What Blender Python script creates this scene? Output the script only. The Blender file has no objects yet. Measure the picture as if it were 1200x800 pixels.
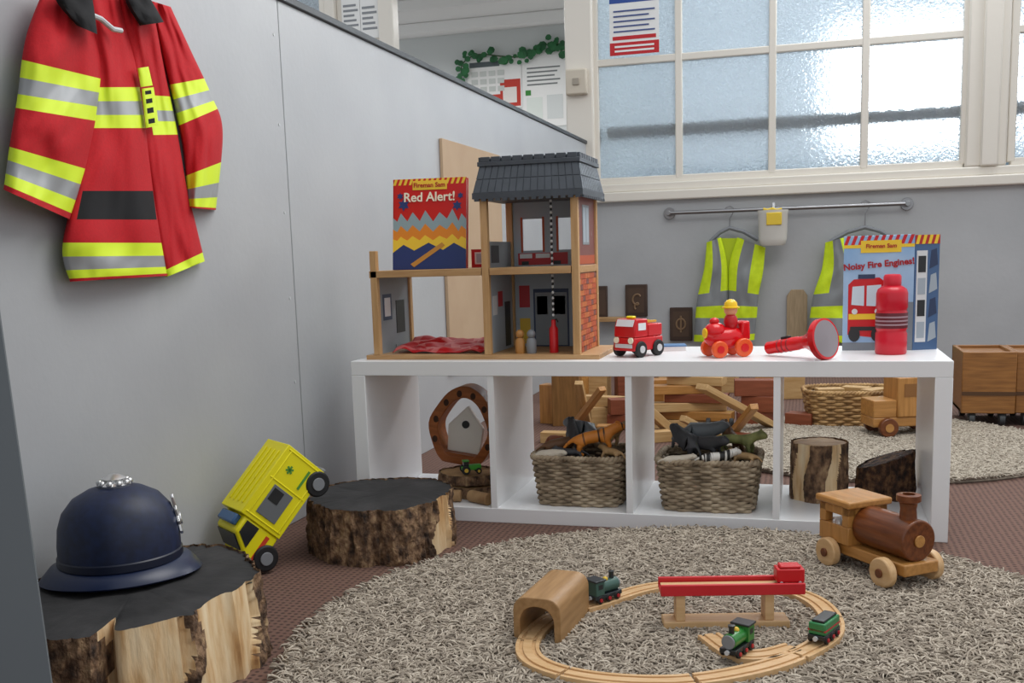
import bpy, bmesh, math, random
import numpy as np
from mathutils import Vector, Matrix, noise
RND=random.Random(7)
C=bpy.context.scene.collection
V=Vector
# ------------------------------------------------------------------ camera model
FPX=1200.0; PPY=480.0; YAW=math.radians(16.2); PIT=math.radians(8.5); ROLL=.03; H=.68
Fv=V((-math.sin(YAW)*math.cos(PIT),math.cos(YAW)*math.cos(PIT),-math.sin(PIT)))
R0=V((math.cos(YAW),math.sin(YAW),0)); U0=R0.cross(Fv)
Rv=R0*math.cos(ROLL)-U0*math.sin(ROLL); Uv=U0*math.cos(ROLL)+R0*math.sin(ROLL)
CAM=V((0,0,H))
def ray(x,y): return Fv+Rv*((x-600)/FPX)-Uv*((y-PPY)/FPX)
def at_t(x,y,t): return CAM+ray(x,y)*t
def on_z(x,y,z): d=ray(x,y); return CAM+d*((z-H)/d.z)
def on_y(x,y,Y): d=ray(x,y); return CAM+d*(Y/d.y)
def on_x(x,y,X): d=ray(x,y); return CAM+d*(X/d.x)
cd=bpy.data.cameras.new('camera'); cam=bpy.data.objects.new('camera',cd); C.objects.link(cam)
cm=Matrix.Identity(4)
for i,a in enumerate((Rv,Uv,-Fv)):
    for k in range(3): cm[k][i]=a[k]
cm.translation=CAM; cam.matrix_world=cm
cd.sensor_width=36; cd.lens=36; cd.shift_y=(PPY-400)/1200; cd.clip_start=.02
bpy.context.scene.camera=cam
try:
    bpy.context.scene.view_settings.view_transform='Standard'
except Exception: pass
# ------------------------------------------------------------------ materials
def lin(h):
    h=h.lstrip('#'); o=[]
    for i in (0,2,4):
        c=int(h[i:i+2],16)/255; o.append(c/12.92 if c<=.04045 else ((c+.055)/1.055)**2.4)
    return (o[0],o[1],o[2],1)
MC={}
def mat(name,c,r=.5,met=0,c2=None,vs=20,st=(1,1,1),bump=0,bs=60,lo=.35,hi=.65,det=4,coat=0,sheen=0,bd=.004):
    if name in MC: return MC[name]
    m=bpy.data.materials.new(name); m.use_nodes=True; nt=m.node_tree; b=nt.nodes['Principled BSDF']
    b.inputs['Base Color'].default_value=lin(c); b.inputs['Roughness'].default_value=r; b.inputs['Metallic'].default_value=met
    if coat: b.inputs['Coat Weight'].default_value=coat
    if sheen: b.inputs['Sheen Weight'].default_value=sheen
    tc=nt.nodes.new('ShaderNodeTexCoord'); mp=nt.nodes.new('ShaderNodeMapping'); mp.inputs['Scale'].default_value=st
    nt.links.new(tc.outputs['Object'],mp.inputs['Vector'])
    if c2:
        n=nt.nodes.new('ShaderNodeTexNoise'); n.inputs['Scale'].default_value=vs; n.inputs['Detail'].default_value=det
        nt.links.new(mp.outputs['Vector'],n.inputs['Vector'])
        rp=nt.nodes.new('ShaderNodeValToRGB'); rp.color_ramp.elements[0].position=lo; rp.color_ramp.elements[1].position=hi
        rp.color_ramp.elements[0].color=lin(c); rp.color_ramp.elements[1].color=lin(c2)
        nt.links.new(n.outputs['Fac'],rp.inputs['Fac']); nt.links.new(rp.outputs['Color'],b.inputs['Base Color'])
    if bump:
        n2=nt.nodes.new('ShaderNodeTexNoise'); n2.inputs['Scale'].default_value=bs; n2.inputs['Detail'].default_value=max(3,det-1)
        nt.links.new(mp.outputs['Vector'],n2.inputs['Vector'])
        bp=nt.nodes.new('ShaderNodeBump'); bp.inputs['Strength'].default_value=bump; bp.inputs['Distance'].default_value=bd
        nt.links.new(n2.outputs['Fac'],bp.inputs['Height']); nt.links.new(bp.outputs['Normal'],b.inputs['Normal'])
    MC[name]=m; return m
def wood(name,c,c2,ax=0,vs=10,r=.5,bump=.1,k=10):
    st=[k,k,k]; st[ax]=1
    return mat(name,c,r=r,c2=c2,vs=vs,st=tuple(st),bump=bump,bs=vs*2,lo=.3,hi=.7)
def ramp3(name,cols,vs,st,r=.8,bump=.5,bs=30,det=4,bd=.004):
    m=mat(name,cols[0][1],r=r,c2=cols[-1][1],vs=vs,st=st,bump=bump,bs=bs,det=det,bd=bd)
    rp=[n for n in m.node_tree.nodes if n.type=='VALTORGB'][0].color_ramp
    rp.elements[0].position=cols[0][0]; rp.elements[1].position=cols[-1][0]
    for p,c in cols[1:-1]:
        e=rp.elements.new(p); e.color=lin(c)
    return m
M_wall=mat('grey_wall_paint','#acaeb1',r=.45,c2='#b3b5b7',vs=3,bump=.10,bs=60)
M_wall2=mat('grey_back_wall_paint','#b1b3b5',r=.55,c2='#b9bbbd',vs=3,bump=.2,bs=40)
M_dark=mat('dark_grey_trim','#3c4043',r=.5)
M_cream=mat('cream_gloss_paint','#e5dfd4',r=.35,bump=.15,bs=30)
M_white=mat('white_laminate','#ebebec',r=.3)
M_red=mat('red_gloss','#c6101a',r=.3)
M_yel=mat('yellow_plastic','#ece012',r=.35)
M_blk=mat('black_rubber','#141416',r=.6)
M_gry=mat('mid_grey_plastic','#7d8084',r=.5)
M_lgry=mat('light_grey_plastic','#c4c6c8',r=.45)
M_chrome=mat('brushed_steel','#98989a',r=.3,met=1)
M_silver=mat('silver_metal','#d6d6d6',r=.3,met=.9)
M_paper=mat('white_paper','#eeeeec',r=.7)
M_ply=wood('plywood_tan','#c19a6b','#a98053',0)
M_pine=wood('pine_posts','#c8a172','#b48a58',2)
M_beech=wood('beech_track','#d6b285','#c59d6c',0,r=.45)
M_oakx=wood('honey_wood_x','#c08a4c','#a16f35',0,r=.35)
M_oakz=wood('honey_wood_z','#c08a4c','#a16f35',2,r=.35)
M_cart=wood('brown_cart_wood','#9c6a34','#7b4f23',0,r=.4)
M_brick=wood('red_brown_block','#8c4a2f','#74391f',0)
M_pale=wood('pale_block_wood','#caa877','#b48d58',0)
M_mahog=wood('dark_red_wood','#7c4420','#55290f',0,r=.3)
M_navy=mat('navy_felt','#0f1a34',r=.5,c2='#152345',vs=60)
# ------------------------------------------------------------------ mesh builder
class MB:
    def __init__(s): s.v=[]; s.f=[]; s.m=[]; s.M=Matrix.Identity(4)
    def add(s,vs,fs,mi=0):
        b=len(s.v); s.v+=[tuple(s.M@V(p)) for p in vs]; s.f+=[tuple(b+i for i in f) for f in fs]
        s.m+=(list(mi) if isinstance(mi,(list,tuple)) else [mi]*len(fs)); return s
    def box(s,c,z,mi=0,rx=0,ry=0,rz=0):
        q=Matrix.Rotation(rz,3,'Z')@Matrix.Rotation(ry,3,'Y')@Matrix.Rotation(rx,3,'X'); c=V(c)
        p=[c+q@V((i*z[0]/2,j*z[1]/2,k*z[2]/2)) for k in(-1,1) for j in(-1,1) for i in(-1,1)]
        return s.add(p,[(0,2,3,1),(4,5,7,6),(0,1,5,4),(2,6,7,3),(0,4,6,2),(1,3,7,5)],mi)
    def b2(s,a,b,mi=0):
        return s.box([(a[i]+b[i])/2 for i in range(3)],[abs(b[i]-a[i]) for i in range(3)],mi)
    def cyl(s,p0,p1,r0,r1=None,n=20,mi=0):
        r1=r0 if r1 is None else r1; p0=V(p0);p1=V(p1); d=(p1-p0).normalized()
        a=d.orthogonal().normalized(); b=d.cross(a); vs=[]
        for p,r in((p0,r0),(p1,r1)):
            for i in range(n):
                t=2*math.pi*i/n; vs.append(p+a*(r*math.cos(t))+b*(r*math.sin(t)))
        fs=[(i,(i+1)%n,n+(i+1)%n,n+i) for i in range(n)]+[tuple(range(n-1,-1,-1)),tuple(range(n,2*n))]
        return s.add(vs,fs,mi)
    def lathe(s,prof,n=32,c=(0,0,0),mi=0,sx=1,sy=1):
        vs=[];fs=[];mm=[]
        for r,z in prof:
            for i in range(n):
                t=2*math.pi*i/n; vs.append((c[0]+r*sx*math.cos(t),c[1]+r*sy*math.sin(t),c[2]+z))
        for k in range(len(prof)-1):
            for i in range(n):
                fs.append((k*n+i,k*n+(i+1)%n,(k+1)*n+(i+1)%n,(k+1)*n+i)); mm.append(mi[k] if isinstance(mi,(list,tuple)) else mi)
        fs.append(tuple(range(n-1,-1,-1))); fs.append(tuple((len(prof)-1)*n+i for i in range(n)))
        mm+= [mm[0],mm[-1]]
        return s.add(vs,fs,mm)
    def sph(s,c,r,sc=(1,1,1),n=18,m=10,mi=0):
        pr=[(max(r*math.sin(math.pi*k/m),1e-5),-r*math.cos(math.pi*k/m)) for k in range(m+1)]
        vs=[];fs=[]
        for q,z in pr:
            for i in range(n):
                t=2*math.pi*i/n; vs.append((c[0]+q*math.cos(t)*sc[0],c[1]+q*math.sin(t)*sc[1],c[2]+z*sc[2]))
        for k in range(m):
            for i in range(n): fs.append((k*n+i,k*n+(i+1)%n,(k+1)*n+(i+1)%n,(k+1)*n+i))
        return s.add(vs,fs,mi)
    def tube(s,pts,r,n=8,closed=False,mi=0):
        P=[V(p) for p in pts]; N=len(P); vs=[];fs=[]; up=None
        for i,p in enumerate(P):
            d=((P[(i+1)%N] if closed or i<N-1 else P[i])-(P[i-1] if closed or i>0 else P[i])).normalized()
            if up is None: up=d.orthogonal().normalized()
            up=(up-d*up.dot(d)); up=up.normalized() if up.length>1e-6 else d.orthogonal().normalized()
            b=d.cross(up); rr=r[i] if isinstance(r,(list,tuple)) else r
            for k in range(n):
                t=2*math.pi*k/n; vs.append(p+up*(rr*math.cos(t))+b*(rr*math.sin(t)))
        for i in range(N if closed else N-1):
            j=(i+1)%N
            for k in range(n): fs.append((i*n+k,i*n+(k+1)%n,j*n+(k+1)%n,j*n+k))
        if not closed: fs+= [tuple(range(n-1,-1,-1)),tuple((N-1)*n+k for k in range(n))]
        return s.add(vs,fs,mi)
    def prism(s,poly,a,b,ax='z',mi=0):
        n=len(poly)
        def q(p,h): return (p[0],p[1],h) if ax=='z' else ((p[0],h,p[1]) if ax=='y' else (h,p[0],p[1]))
        vs=[q(p,a) for p in poly]+[q(p,b) for p in poly]
        return s.add(vs,[(i,(i+1)%n,n+(i+1)%n,n+i) for i in range(n)]+[tuple(range(n-1,-1,-1)),tuple(range(n,2*n))],mi)
    def flat(s,pts,y,mi=0,th=.0006):   # thin printed patch on an xz plane facing -y
        return s.prism(pts,y-th,y,'y',mi)
    def rect(s,x0,z0,x1,z1,y,mi=0,th=.0006): return s.b2((x0,y-th,z0),(x1,y,z1),mi)
    def strip(s,outer,inner,y0,y1,mi=0):   # closed ring between two xz outlines, extruded in y
        n=len(outer); vs=[(p[0],y0,p[1]) for p in outer]+[(p[0],y1,p[1]) for p in outer]+[(p[0],y1,p[1]) for p in inner]+[(p[0],y0,p[1]) for p in inner]
        fs=[(k*n+i,k*n+(i+1)%n,((k+1)%4)*n+(i+1)%n,((k+1)%4)*n+i) for k in range(4) for i in range(n)]
        return s.add(vs,fs,mi)
def tag(o,label=None,cat=None,group=None,kind=None):
    if label: o['label']=label
    if cat: o['category']=cat
    if group: o['group']=group
    if kind: o['kind']=kind
    return o
def build(mb,name,mats,parent=None,bev=0,loc=None,rz=0,M=None,label=None,cat=None,group=None,kind=None,ang=38,seg=2):
    me=bpy.data.meshes.new(name); me.from_pydata(mb.v,[],mb.f)
    for m in (mats if isinstance(mats,(list,tuple)) else [mats]): me.materials.append(m)
    me.polygons.foreach_set('material_index',mb.m); me.polygons.foreach_set('use_smooth',[True]*len(me.polygons))
    bm=bmesh.new(); bm.from_mesh(me); bmesh.ops.recalc_face_normals(bm,faces=bm.faces); bm.to_mesh(me); bm.free()
    me.set_sharp_from_angle(angle=math.radians(ang)); me.update()
    o=bpy.data.objects.new(name,me); C.objects.link(o)
    if parent: o.parent=parent
    if M is not None: o.matrix_local=M
    elif loc is not None: o.location=loc; o.rotation_euler=(0,0,rz)
    if bev:
        b=o.modifiers.new('bevel','BEVEL'); b.width=bev; b.segments=seg; b.limit_method='ANGLE'; b.angle_limit=math.radians(40)
    return tag(o,label,cat,group,kind)
def thing(name,label,cat,loc=(0,0,0),rz=0,M=None,group=None):
    o=bpy.data.objects.new(name,None); C.objects.link(o); o.empty_display_size=.02
    if M is not None: o.matrix_world=M
    else: o.location=loc; o.rotation_euler=(0,0,rz)
    return tag(o,label,cat,group)
def basis(o,x,y,z):
    m=Matrix.Identity(4)
    for i,a in enumerate((x,y,z)):
        for k in range(3): m[k][i]=a[k]
    m.translation=o; return m
def text(body,size,m,parent,Mx,name='lettering',ext=.0004,bold=0):
    cu=bpy.data.curves.new(name,'FONT'); cu.body=body; cu.size=size; cu.extrude=ext; cu.align_x='CENTER'; cu.align_y='CENTER'; cu.resolution_u=3; cu.offset=bold
    o=bpy.data.objects.new('tmp',cu); C.objects.link(o)
    dg=bpy.context.evaluated_depsgraph_get(); dg.update()
    me=bpy.data.meshes.new_from_object(o.evaluated_get(dg)); bpy.data.objects.remove(o)
    me.name=name; me.transform(Mx); me.materials.clear(); me.materials.append(m)
    q=bpy.data.objects.new(name,me); C.objects.link(q); q.parent=parent; return q
RX90=Matrix.Rotation(math.pi/2,4,'X')
def cat(P,u,closed=False):
    n=len(P)
    if closed: x=(u%1)*n; i=int(x)%n; f=x-int(x); idx=[(i-1)%n,i,(i+1)%n,(i+2)%n]
    else:
        x=min(max(u,0),1)*(n-1); i=min(int(x),n-2); f=x-i; idx=[max(i-1,0),i,i+1,min(i+2,n-1)]
    a,b,c,d=[V(P[k]) for k in idx]
    return .5*((2*b)+(c-a)*f+(2*a-5*b+4*c-d)*f*f+(3*b-a-3*c+d)*f**3)
# ------------------------------------------------------------------ room
XW=-1.30; HW=1.34; YB=6.28
M_carpet=mat('brown_dotted_carpet','#6d544c',r=.95)
nt=M_carpet.node_tree; b=nt.nodes['Principled BSDF']
mp=[n for n in nt.nodes if n.type=='MAPPING'][0]
vo=nt.nodes.new('ShaderNodeTexVoronoi'); vo.inputs['Scale'].default_value=70; vo.inputs['Randomness'].default_value=.15
rp=nt.nodes.new('ShaderNodeValToRGB'); rp.color_ramp.elements[0].position=.18; rp.color_ramp.elements[1].position=.38
rp.color_ramp.elements[0].color=lin('#452f29'); rp.color_ramp.elements[1].color=lin('#785a4e')
nt.links.new(mp.outputs[0],vo.inputs['Vector']); nt.links.new(vo.outputs['Distance'],rp.inputs[0])
nz=nt.nodes.new('ShaderNodeTexNoise'); nz.inputs['Scale'].default_value=350
mx=nt.nodes.new('ShaderNodeMixRGB'); mx.blend_type='MULTIPLY'; mx.inputs[0].default_value=.35
nt.links.new(mp.outputs[0],nz.inputs['Vector']); nt.links.new(rp.outputs[0],mx.inputs[1]); nt.links.new(nz.outputs['Color'],mx.inputs[2]); nt.links.new(mx.outputs[0],b.inputs['Base Color'])
bp=nt.nodes.new('ShaderNodeBump'); bp.inputs['Strength'].default_value=.4; bp.inputs['Distance'].default_value=.003
nt.links.new(vo.outputs['Distance'],bp.inputs['Height']); nt.links.new(bp.outputs[0],b.inputs['Normal'])
mb=MB(); mb.b2((-5,-1.5,-.05),(4,9.6,0)); build(mb,'floor',M_carpet,kind='structure')
# partition
YS=on_x(340,250,XW).y
wl=MB(); wl.b2((XW-.05,.2,0),(XW-.012,YB,HW)); wall_l=build(wl,'wall_left',M_wall,kind='structure')
for a,bb in((.2,YS-.002),(YS+.002,YB)):
    p=MB(); p.b2((XW-.012,a,.0),(XW,bb,HW)); build(p,'panel',M_wall,wall_l,bev=.0015)
for k in range(6):
    mb=MB(); mb.cyl((XW,YS-.03,.15+k*.22),(XW+.0015,YS-.03,.15+k*.22),.004,n=10); build(mb,'screw',M_lgry,wall_l)
mb=MB(); mb.b2((XW-.06,.2,HW),(XW+.008,YB,HW+.02)); build(mb,'trim_1',M_dark,kind='structure',bev=.003)
# dark upright board at far left, close to the camera
P1=at_t(60,800,1.3); P2=at_t(0,375,1.3); d=(P2-P1).normalized()
bot=P1+d*(-P1.z/d.z); top=P1+d*((1.5-P1.z)/d.z)
sv=V((-.93,-.3,0)).normalized(); nv=V((.3,-.93,0)).normalized(); TH=-.004
mb=MB(); mb.add([bot,bot+sv*.3,bot+sv*.3+nv*TH,bot+nv*TH,top,top+sv*.3,top+sv*.3+nv*TH,top+nv*TH],[(0,1,2,3),(4,5,6,7),(0,1,5,4),(1,2,6,5),(2,3,7,6),(3,0,4,7)])
build(mb,'trim_2',mat('charcoal_board','#62686c',r=.5),kind='structure')
# back wall
zg=on_y(905,193,YB).z; zb=on_y(905,57,YB).z; zst=on_y(905,207,YB).z; zsb=on_y(905,229,YB).z; zt=zb+(zb-zg)+.05
def wx(p): return on_y(p,110,YB).x
mb=MB(); mb.b2((-5,YB,0),(4,YB+.12,zsb)); build(mb,'wall_back',M_wall2,kind='structure')
mb=MB(); mb.b2((XW+.0,YB-.05,zsb),(4,YB+.12,zst-.05)); mb.b2((XW,YB-.02,zst-.05),(4,YB+.12,zst)); build(mb,'trim_3',M_cream,kind='structure',bev=.008)
mb=MB(); mb.b2((wx(664),YB-.03,zsb),(wx(696),YB+.12,zt+.3)); build(mb,'trim_4',M_cream,kind='structure',bev=.01)
mb=MB(); mb.b2((wx(1133),YB-.015,zst),(wx(1182),YB+.12,zt+.3)); mb.b2((wx(1150),YB-.04,zst),(wx(1172),YB,zt+.3)); build(mb,'trim_5',M_cream,kind='structure',bev=.01)
mb=MB(); mb.b2((-5,YB,zt),(4,YB+.12,zt+.5)); build(mb,'trim_6',M_cream,kind='structure')
def glassmat(name,tint):
    m=bpy.data.materials.new(name); m.use_nodes=True; t=m.node_tree; t.nodes.clear(); N=t.nodes.new; Lk=t.links.new
    o=N('ShaderNodeOutputMaterial'); g=N('ShaderNodeBsdfGlass'); g.inputs['Color'].default_value=lin(tint)
    g.inputs['Roughness'].default_value=.30; g.inputs['IOR'].default_value=1.12
    tr=N('ShaderNodeBsdfTranslucent'); tr.inputs['Color'].default_value=lin('#d9e6f0'); gl=N('ShaderNodeBsdfGlossy'); gl.inputs['Roughness'].default_value=.22
    tcc=N('ShaderNodeTexCoord'); n=N('ShaderNodeTexNoise'); n.inputs['Scale'].default_value=60; n.inputs['Detail'].default_value=2
    bq=N('ShaderNodeBump'); bq.inputs['Strength'].default_value=.9; bq.inputs['Distance'].default_value=.02
    Lk(tcc.outputs['Object'],n.inputs['Vector']); Lk(n.outputs['Fac'],bq.inputs['Height'])
    for q in(g,tr,gl): Lk(bq.outputs[0],q.inputs['Normal'])
    m1=N('ShaderNodeMixShader'); m1.inputs[0].default_value=.70; Lk(tr.outputs[0],m1.inputs[1]); Lk(g.outputs[0],m1.inputs[2])
    m2=N('ShaderNodeMixShader'); m2.inputs[0].default_value=.06; Lk(m1.outputs[0],m2.inputs[1]); Lk(gl.outputs[0],m2.inputs[2])
    Lk(m2.outputs[0],o.inputs[0]); return m
M_frost=glassmat('textured_frosted_glass','#eef5fa')
xs=[wx(p) for p in(697,795,905,1014,1132)]
def window(name,xs,zs,bar=.042):
    fr=MB()
    for i,x in enumerate(xs): fr.b2((x-bar/2,YB+.01,zs[0]),(x+bar/2,YB+.07,zs[-1]))
    for z in zs: fr.b2((xs[0],YB+.012,z-bar/2),(xs[-1],YB+.068,z+bar/2))
    w=build(fr,name,M_cream,kind='structure',bev=.006)
    for i in range(len(xs)-1):
        for j in range(len(zs)-1):
            p=MB(); p.b2((xs[i]+bar/2,YB+.035,zs[j]+bar/2),(xs[i+1]-bar/2,YB+.041,zs[j+1]-bar/2)); build(p,'pane',M_frost,w)
    return w
window('window_1',xs,[zst+.02,zb,zb+(zb-zst)])
window('window_2',[wx(1188),wx(1188)+.55,wx(1188)+1.1],[zst+.02,zb,zb+(zb-zst)])
mb=MB(); mb.b2((XW+.1,YB+.15,1.385),(4,YB+.24,1.45)); build(mb,'trim_7',mat('weathered_ledge','#8a6a4c',r=.8),kind='structure')
mb=MB(); mb.b2((XW+.1,YB+.9,0),(4,YB+1.0,1.22)); build(mb,'wall_outside',mat('outside_blue_grey_wall','#9fb6c6',r=.8),kind='structure')
# neighbouring room seen over the partition
M_room2=mat('pale_room_paint','#d5d9d8',r=.7)
mb=MB(); mb.b2((-5,9.5,0),(XW+.05,9.6,3)); build(mb,'wall_far',M_room2,kind='structure')
mb=MB(); mb.b2((XW-.01,YB+.12,0),(XW+.05,9.5,3)); build(mb,'wall_right',M_room2,kind='structure')
zc=on_y(560,38,9.5).z
mb=MB(); mb.b2((-5,YB+.1,zc),(XW,9.5,zc+.1))
for k in range(3): mb.b2((-5,7.3+k*.8,zc-.09),(XW,7.42+k*.8,zc))
build(mb,'ceiling',M_paper,kind='structure',bev=.01)
mb=MB(); x0=wx(447);x1=wx(464); mb.b2((x0,YB,HW-.3),(x1,YB+.1,zt)); mb.b2((wx(385),YB,HW-.3),(wx(396),YB+.1,zt)); mb.b2((wx(396),YB+.045,HW-.3),(x0,YB+.08,zt))
build(mb,'trim_8',M_cream,kind='structure',bev=.006)
window('window_3',[wx(385)-.9,wx(385)-.02],[HW-.3,zt])
def notice(name,label,x0,y0,x1,y1,Y,blocks,cat='poster'):
    a=on_y(x0,y1,Y); bq=on_y(x1,y0,Y); w=bq.x-a.x; h=bq.z-a.z
    mats=[M_paper]+[mat('ink_'+c,'#'+c,r=.7) for _,c in blocks]
    t=thing(name,label,cat,(a.x,Y,a.z))
    m=MB(); m.b2((0,-.004,0),(w,0,h)); build(m,'sheet',M_paper,t)
    m=MB()
    for i,(q,c) in enumerate(blocks): m.rect(q[0]*w,q[1]*h,q[2]*w,q[3]*h,-.004-.0004*i,i)
    build(m,'print',mats[1:],t); return t
lines=[((.1,.15+.09*k,.9-.1*(k%3),.19+.09*k),'8b8f93') for k in range(5)]
notice('notice_sheet','white notice sheet stuck on the cream frame at the top left',402,-25,420,42,YB+.04,lines,'notice')
notice('notice_sheet','narrow folded notice beside the cream upright left of the open room',424,-25,442,46,YB+.04,lines,'notice')
notice('wall_poster','white calendar poster with a red lower corner on the far room wall',549,64,611,130,9.495,[((.05,.82,.6,.92),'5a6468'),((.6,.03,.97,.55),'c0392b'),((.3,.03,.6,.28),'c0392b'),((.65,.1,.9,.4),'e8e2dc')]+[((.08+.16*(k%4),.34+.15*(k//4),.2+.16*(k%4),.44+.15*(k//4)),'c9cdc9') for k in range(12)])
notice('wall_poster','white handwritten poster with rows of grey text on the far room wall',613,58,664,150,9.495,[((.12,.78-.055*k,.85-.06*(k%3),.80-.055*k),'777c7c') for k in range(5)]+[((.1,.08,.45,.4),'dfe6e0'),((.55,.1,.9,.42),'d5d9d8'),((.08,.43,.2,.5),'3a8a3a')])
notice('window_poster','blue, white and red notice taped to the frosted window',715,-14,772,66,YB+.005,[((0,.82,1,1),'2f4f9a'),((0,0,1,.2),'c4252c'),((.06,.24,.94,.3),'c4252c'),((.1,.05,.9,.08),'eeeeee'),((.1,.12,.9,.15),'eeeeee')]+[((.08,.36+.08*k,.92-.12*(k%2),.385+.08*k),'4a5a8c') for k in range(5)])
# leafy garland
pp=[on_y(x,y,9.45) for x,y in((541,95),(542,75),(560,64),(590,66),(612,66),(632,56),(650,50),(662,58))]
g0=pp[0].copy()
gl=thing('leaf_garland','green artificial leaf garland draped above the far room posters','garland',g0)
path=[cat(pp,k/34)-g0 for k in range(35)]
mb=MB(); mb.tube(path,.006,6); build(mb,'stem',mat('dark_green_stem','#35502d'),gl)
mb=MB()
for p in path:
    for q in range(2):
        a=RND.uniform(0,6.28); r=RND.uniform(.022,.04); c=p+V((RND.uniform(-.05,.05),-.02*RND.random(),RND.uniform(-.055,.055)))
        mb.add([c+V((r*math.cos(a+k),RND.uniform(-.012,.012),r*math.sin(a+k)*.9)) for k in np.linspace(0,5.4,7)],[tuple(range(7))])
build(mb,'leaves',mat('garland_green','#1f5a33',c2='#2f7a45',vs=8,r=.6),gl)
# fuse box on post
sb=on_y(677,97,YB-.03); t=thing('switch_box','cream plastic isolator box screwed to the window post','switch',(sb.x,YB-.03,sb.z))
mb=MB(); mb.b2((-.065,-.05,-.075),(.065,0,.075)); build(mb,'casing',mat('old_cream','#cfc5b4',r=.4),t,bev=.01)
mb=MB(); mb.b2((-.02,-.06,-.02),(.02,-.05,.02)); build(mb,'switch',mat('switch_brown','#a39a8c'),t,bev=.003)
# MDF board on the partition
p0=on_x(514,162,XW).y; p1=on_x(572,230,XW).y
mb=MB(); mb.b2((XW+.001,p0,.25),(XW+.014,p1+.15,on_x(514,162,XW).z)); build(mb,'fibreboard_panel',mat('mdf_brown','#b59a7d',r=.7,c2='#bba184',vs=5),label='plain brown fibreboard panel fixed on the grey partition behind the toy station',cat='board',bev=.002)
# ------------------------------------------------------------------ jacket
M_jred=mat('red_jacket_cloth','#c00b1a',r=.85,c2='#b70918',vs=200,bump=.12,bs=300)
M_hiv=mat('hi_vis_yellow_tape','#dcf52a',r=.6); M_refl=mat('grey_reflective_tape','#9c9ea0',r=.45,met=.15)
M_jblk=mat('black_cloth','#131316',r=.9)
def cloth(name,L,Rr,P,th,off,mats,fn,parent,nu=16,nv=48,seed=0,wr=.006,label=None,pw=.45):
    vs=[];fs=[];mm=[]
    for j in range(nv+1):
        v=j/nv; l=cat(L,v); r=cat(Rr,v)
        for i in range(nu+1):
            u=i/nu; q=l.lerp(r,u); s=max(math.sin(math.pi*u),0)**pw
            n_=noise.noise(V((u*2.2+seed,v*3,seed*1.7)))+.5*noise.noise(V((u*4-v*2.5+seed*2,v*5+u*3,seed)))+.15*noise.noise(V((u*8,v*11+u*5,seed*3)))
            vs.append(P(q[0],q[1],off+.003+(th+wr*1.6*n_)*s))
    nf=len(vs)
    for j in range(nv+1):
        v=j/nv; l=cat(L,v); r=cat(Rr,v)
        for i in range(nu+1):
            q=l.lerp(r,i/nu); vs.append(P(q[0],q[1],off))
    W=nu+1
    for j in range(nv):
        for i in range(nu):
            a=j*W+i; m=fn((i+.5)/nu,(j+.5)/nv)
            fs.append((a,a+1,a+W+1,a+W)); mm.append(m); fs.append((nf+a,nf+a+W,nf+a+W+1,nf+a+1)); mm.append(m)
        for i in(0,nu):
            a=j*W+i; fs.append((a,a+W,nf+a+W,nf+a)); mm.append(fn(.5,(j+.5)/nv))
    for j in(0,nv):
        for i in range(nu):
            a=j*W+i; fs.append((a,a+1,nf+a+1,nf+a)); mm.append(fn(.5,(.01 if j==0 else .99)))
    mb=MB(); mb.v=[tuple(p) for p in vs]; mb.f=fs; mb.m=mm
    return build(mb,name,mats,parent,ang=75,label=label)
j0=on_x(140,329,XW+.01)
jk=thing('dress_up_jacket','red firefighter dress-up jacket with yellow and silver bands hanging on the partition','jacket',j0)
PJ=lambda x,y,o: on_x(x,y,XW+.004+o)-j0
JM=[M_jred,M_hiv,M_refl,M_jblk]
def bands(*bs):
    def fn(u,v):
        for a,bq,m,u0,u1 in bs:
            if a<=v<bq and u0<=u<=u1: return m
        return 0
    return fn
def tri(a,bq,u0=0,u1=1): d=(bq-a)/3; return [(a,a+d,1,u0,u1),(a+d,bq-d,2,u0,u1),(bq-d,bq,1,u0,u1)]
cloth('sleeve',[(174,0),(188,60),(204,125),(215,180),(220,243)],[(200,8),(224,60),(248,112),(261,155),(253,246)],PJ,.03,.0,JM,bands(*tri(.40,.60),*tri(.85,.985)),jk,seed=2,wr=.009,nv=90,nu=24)
cloth('front_panel',[(134,-6),(152,70),(164,150),(176,220),(186,290),(194,325)],[(180,2),(192,75),(207,150),(218,215),(230,265),(240,306)],PJ,.022,.008,JM,bands(*tri(.30,.42,.35,1),(.93,1.01,1,0,1)),jk,seed=5,wr=.009,nv=90,nu=24)
cloth('front_panel',[(90,-8),(98,70),(102,150),(88,220),(73,290),(82,330)],[(142,-4),(160,70),(172,150),(182,220),(192,290),(197,323)],PJ,.03,.016,JM,bands(*tri(.28,.405),*tri(.78,.975),(.61,.70,3,.10,.95)),jk,seed=9,nv=100,nu=30,wr=.010)
cloth('sleeve',[(50,-10),(30,45),(20,115),(12,165),(4,222)],[(100,-6),(120,70),(116,130),(104,190),(82,257)],PJ,.032,.026,JM,bands(*tri(.345,.55),*tri(.78,.965)),jk,seed=13,nv=100,nu=28,wr=.011)
cloth('collar',[(62,-12),(68,5),(90,30)],[(106,-12),(110,8),(114,40)],PJ,.012,.066,[M_jblk],lambda u,v:0,jk,nu=8,nv=8)
cloth('collar',[(143,-12),(150,8),(164,30)],[(172,-8),(182,8),(192,26)],PJ,.012,.050,[M_jblk],lambda u,v:0,jk,nu=8,nv=8)
cloth('chest_badge',[(166,104),(168,125),(171,150)],[(180,102),(183,122),(186,147)],PJ,.004,.044,[M_hiv,M_jblk],lambda u,v:1 if (.25<u<.75 and int(v*9)%2) else 0,jk,nu=8,nv=27,wr=.001)
cloth('chest_tab',[(161,80),(165,102)],[(174,78),(179,100)],PJ,.004,.044,[M_hiv],lambda u,v:0,jk,nu=6,nv=6,wr=.001)
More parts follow.
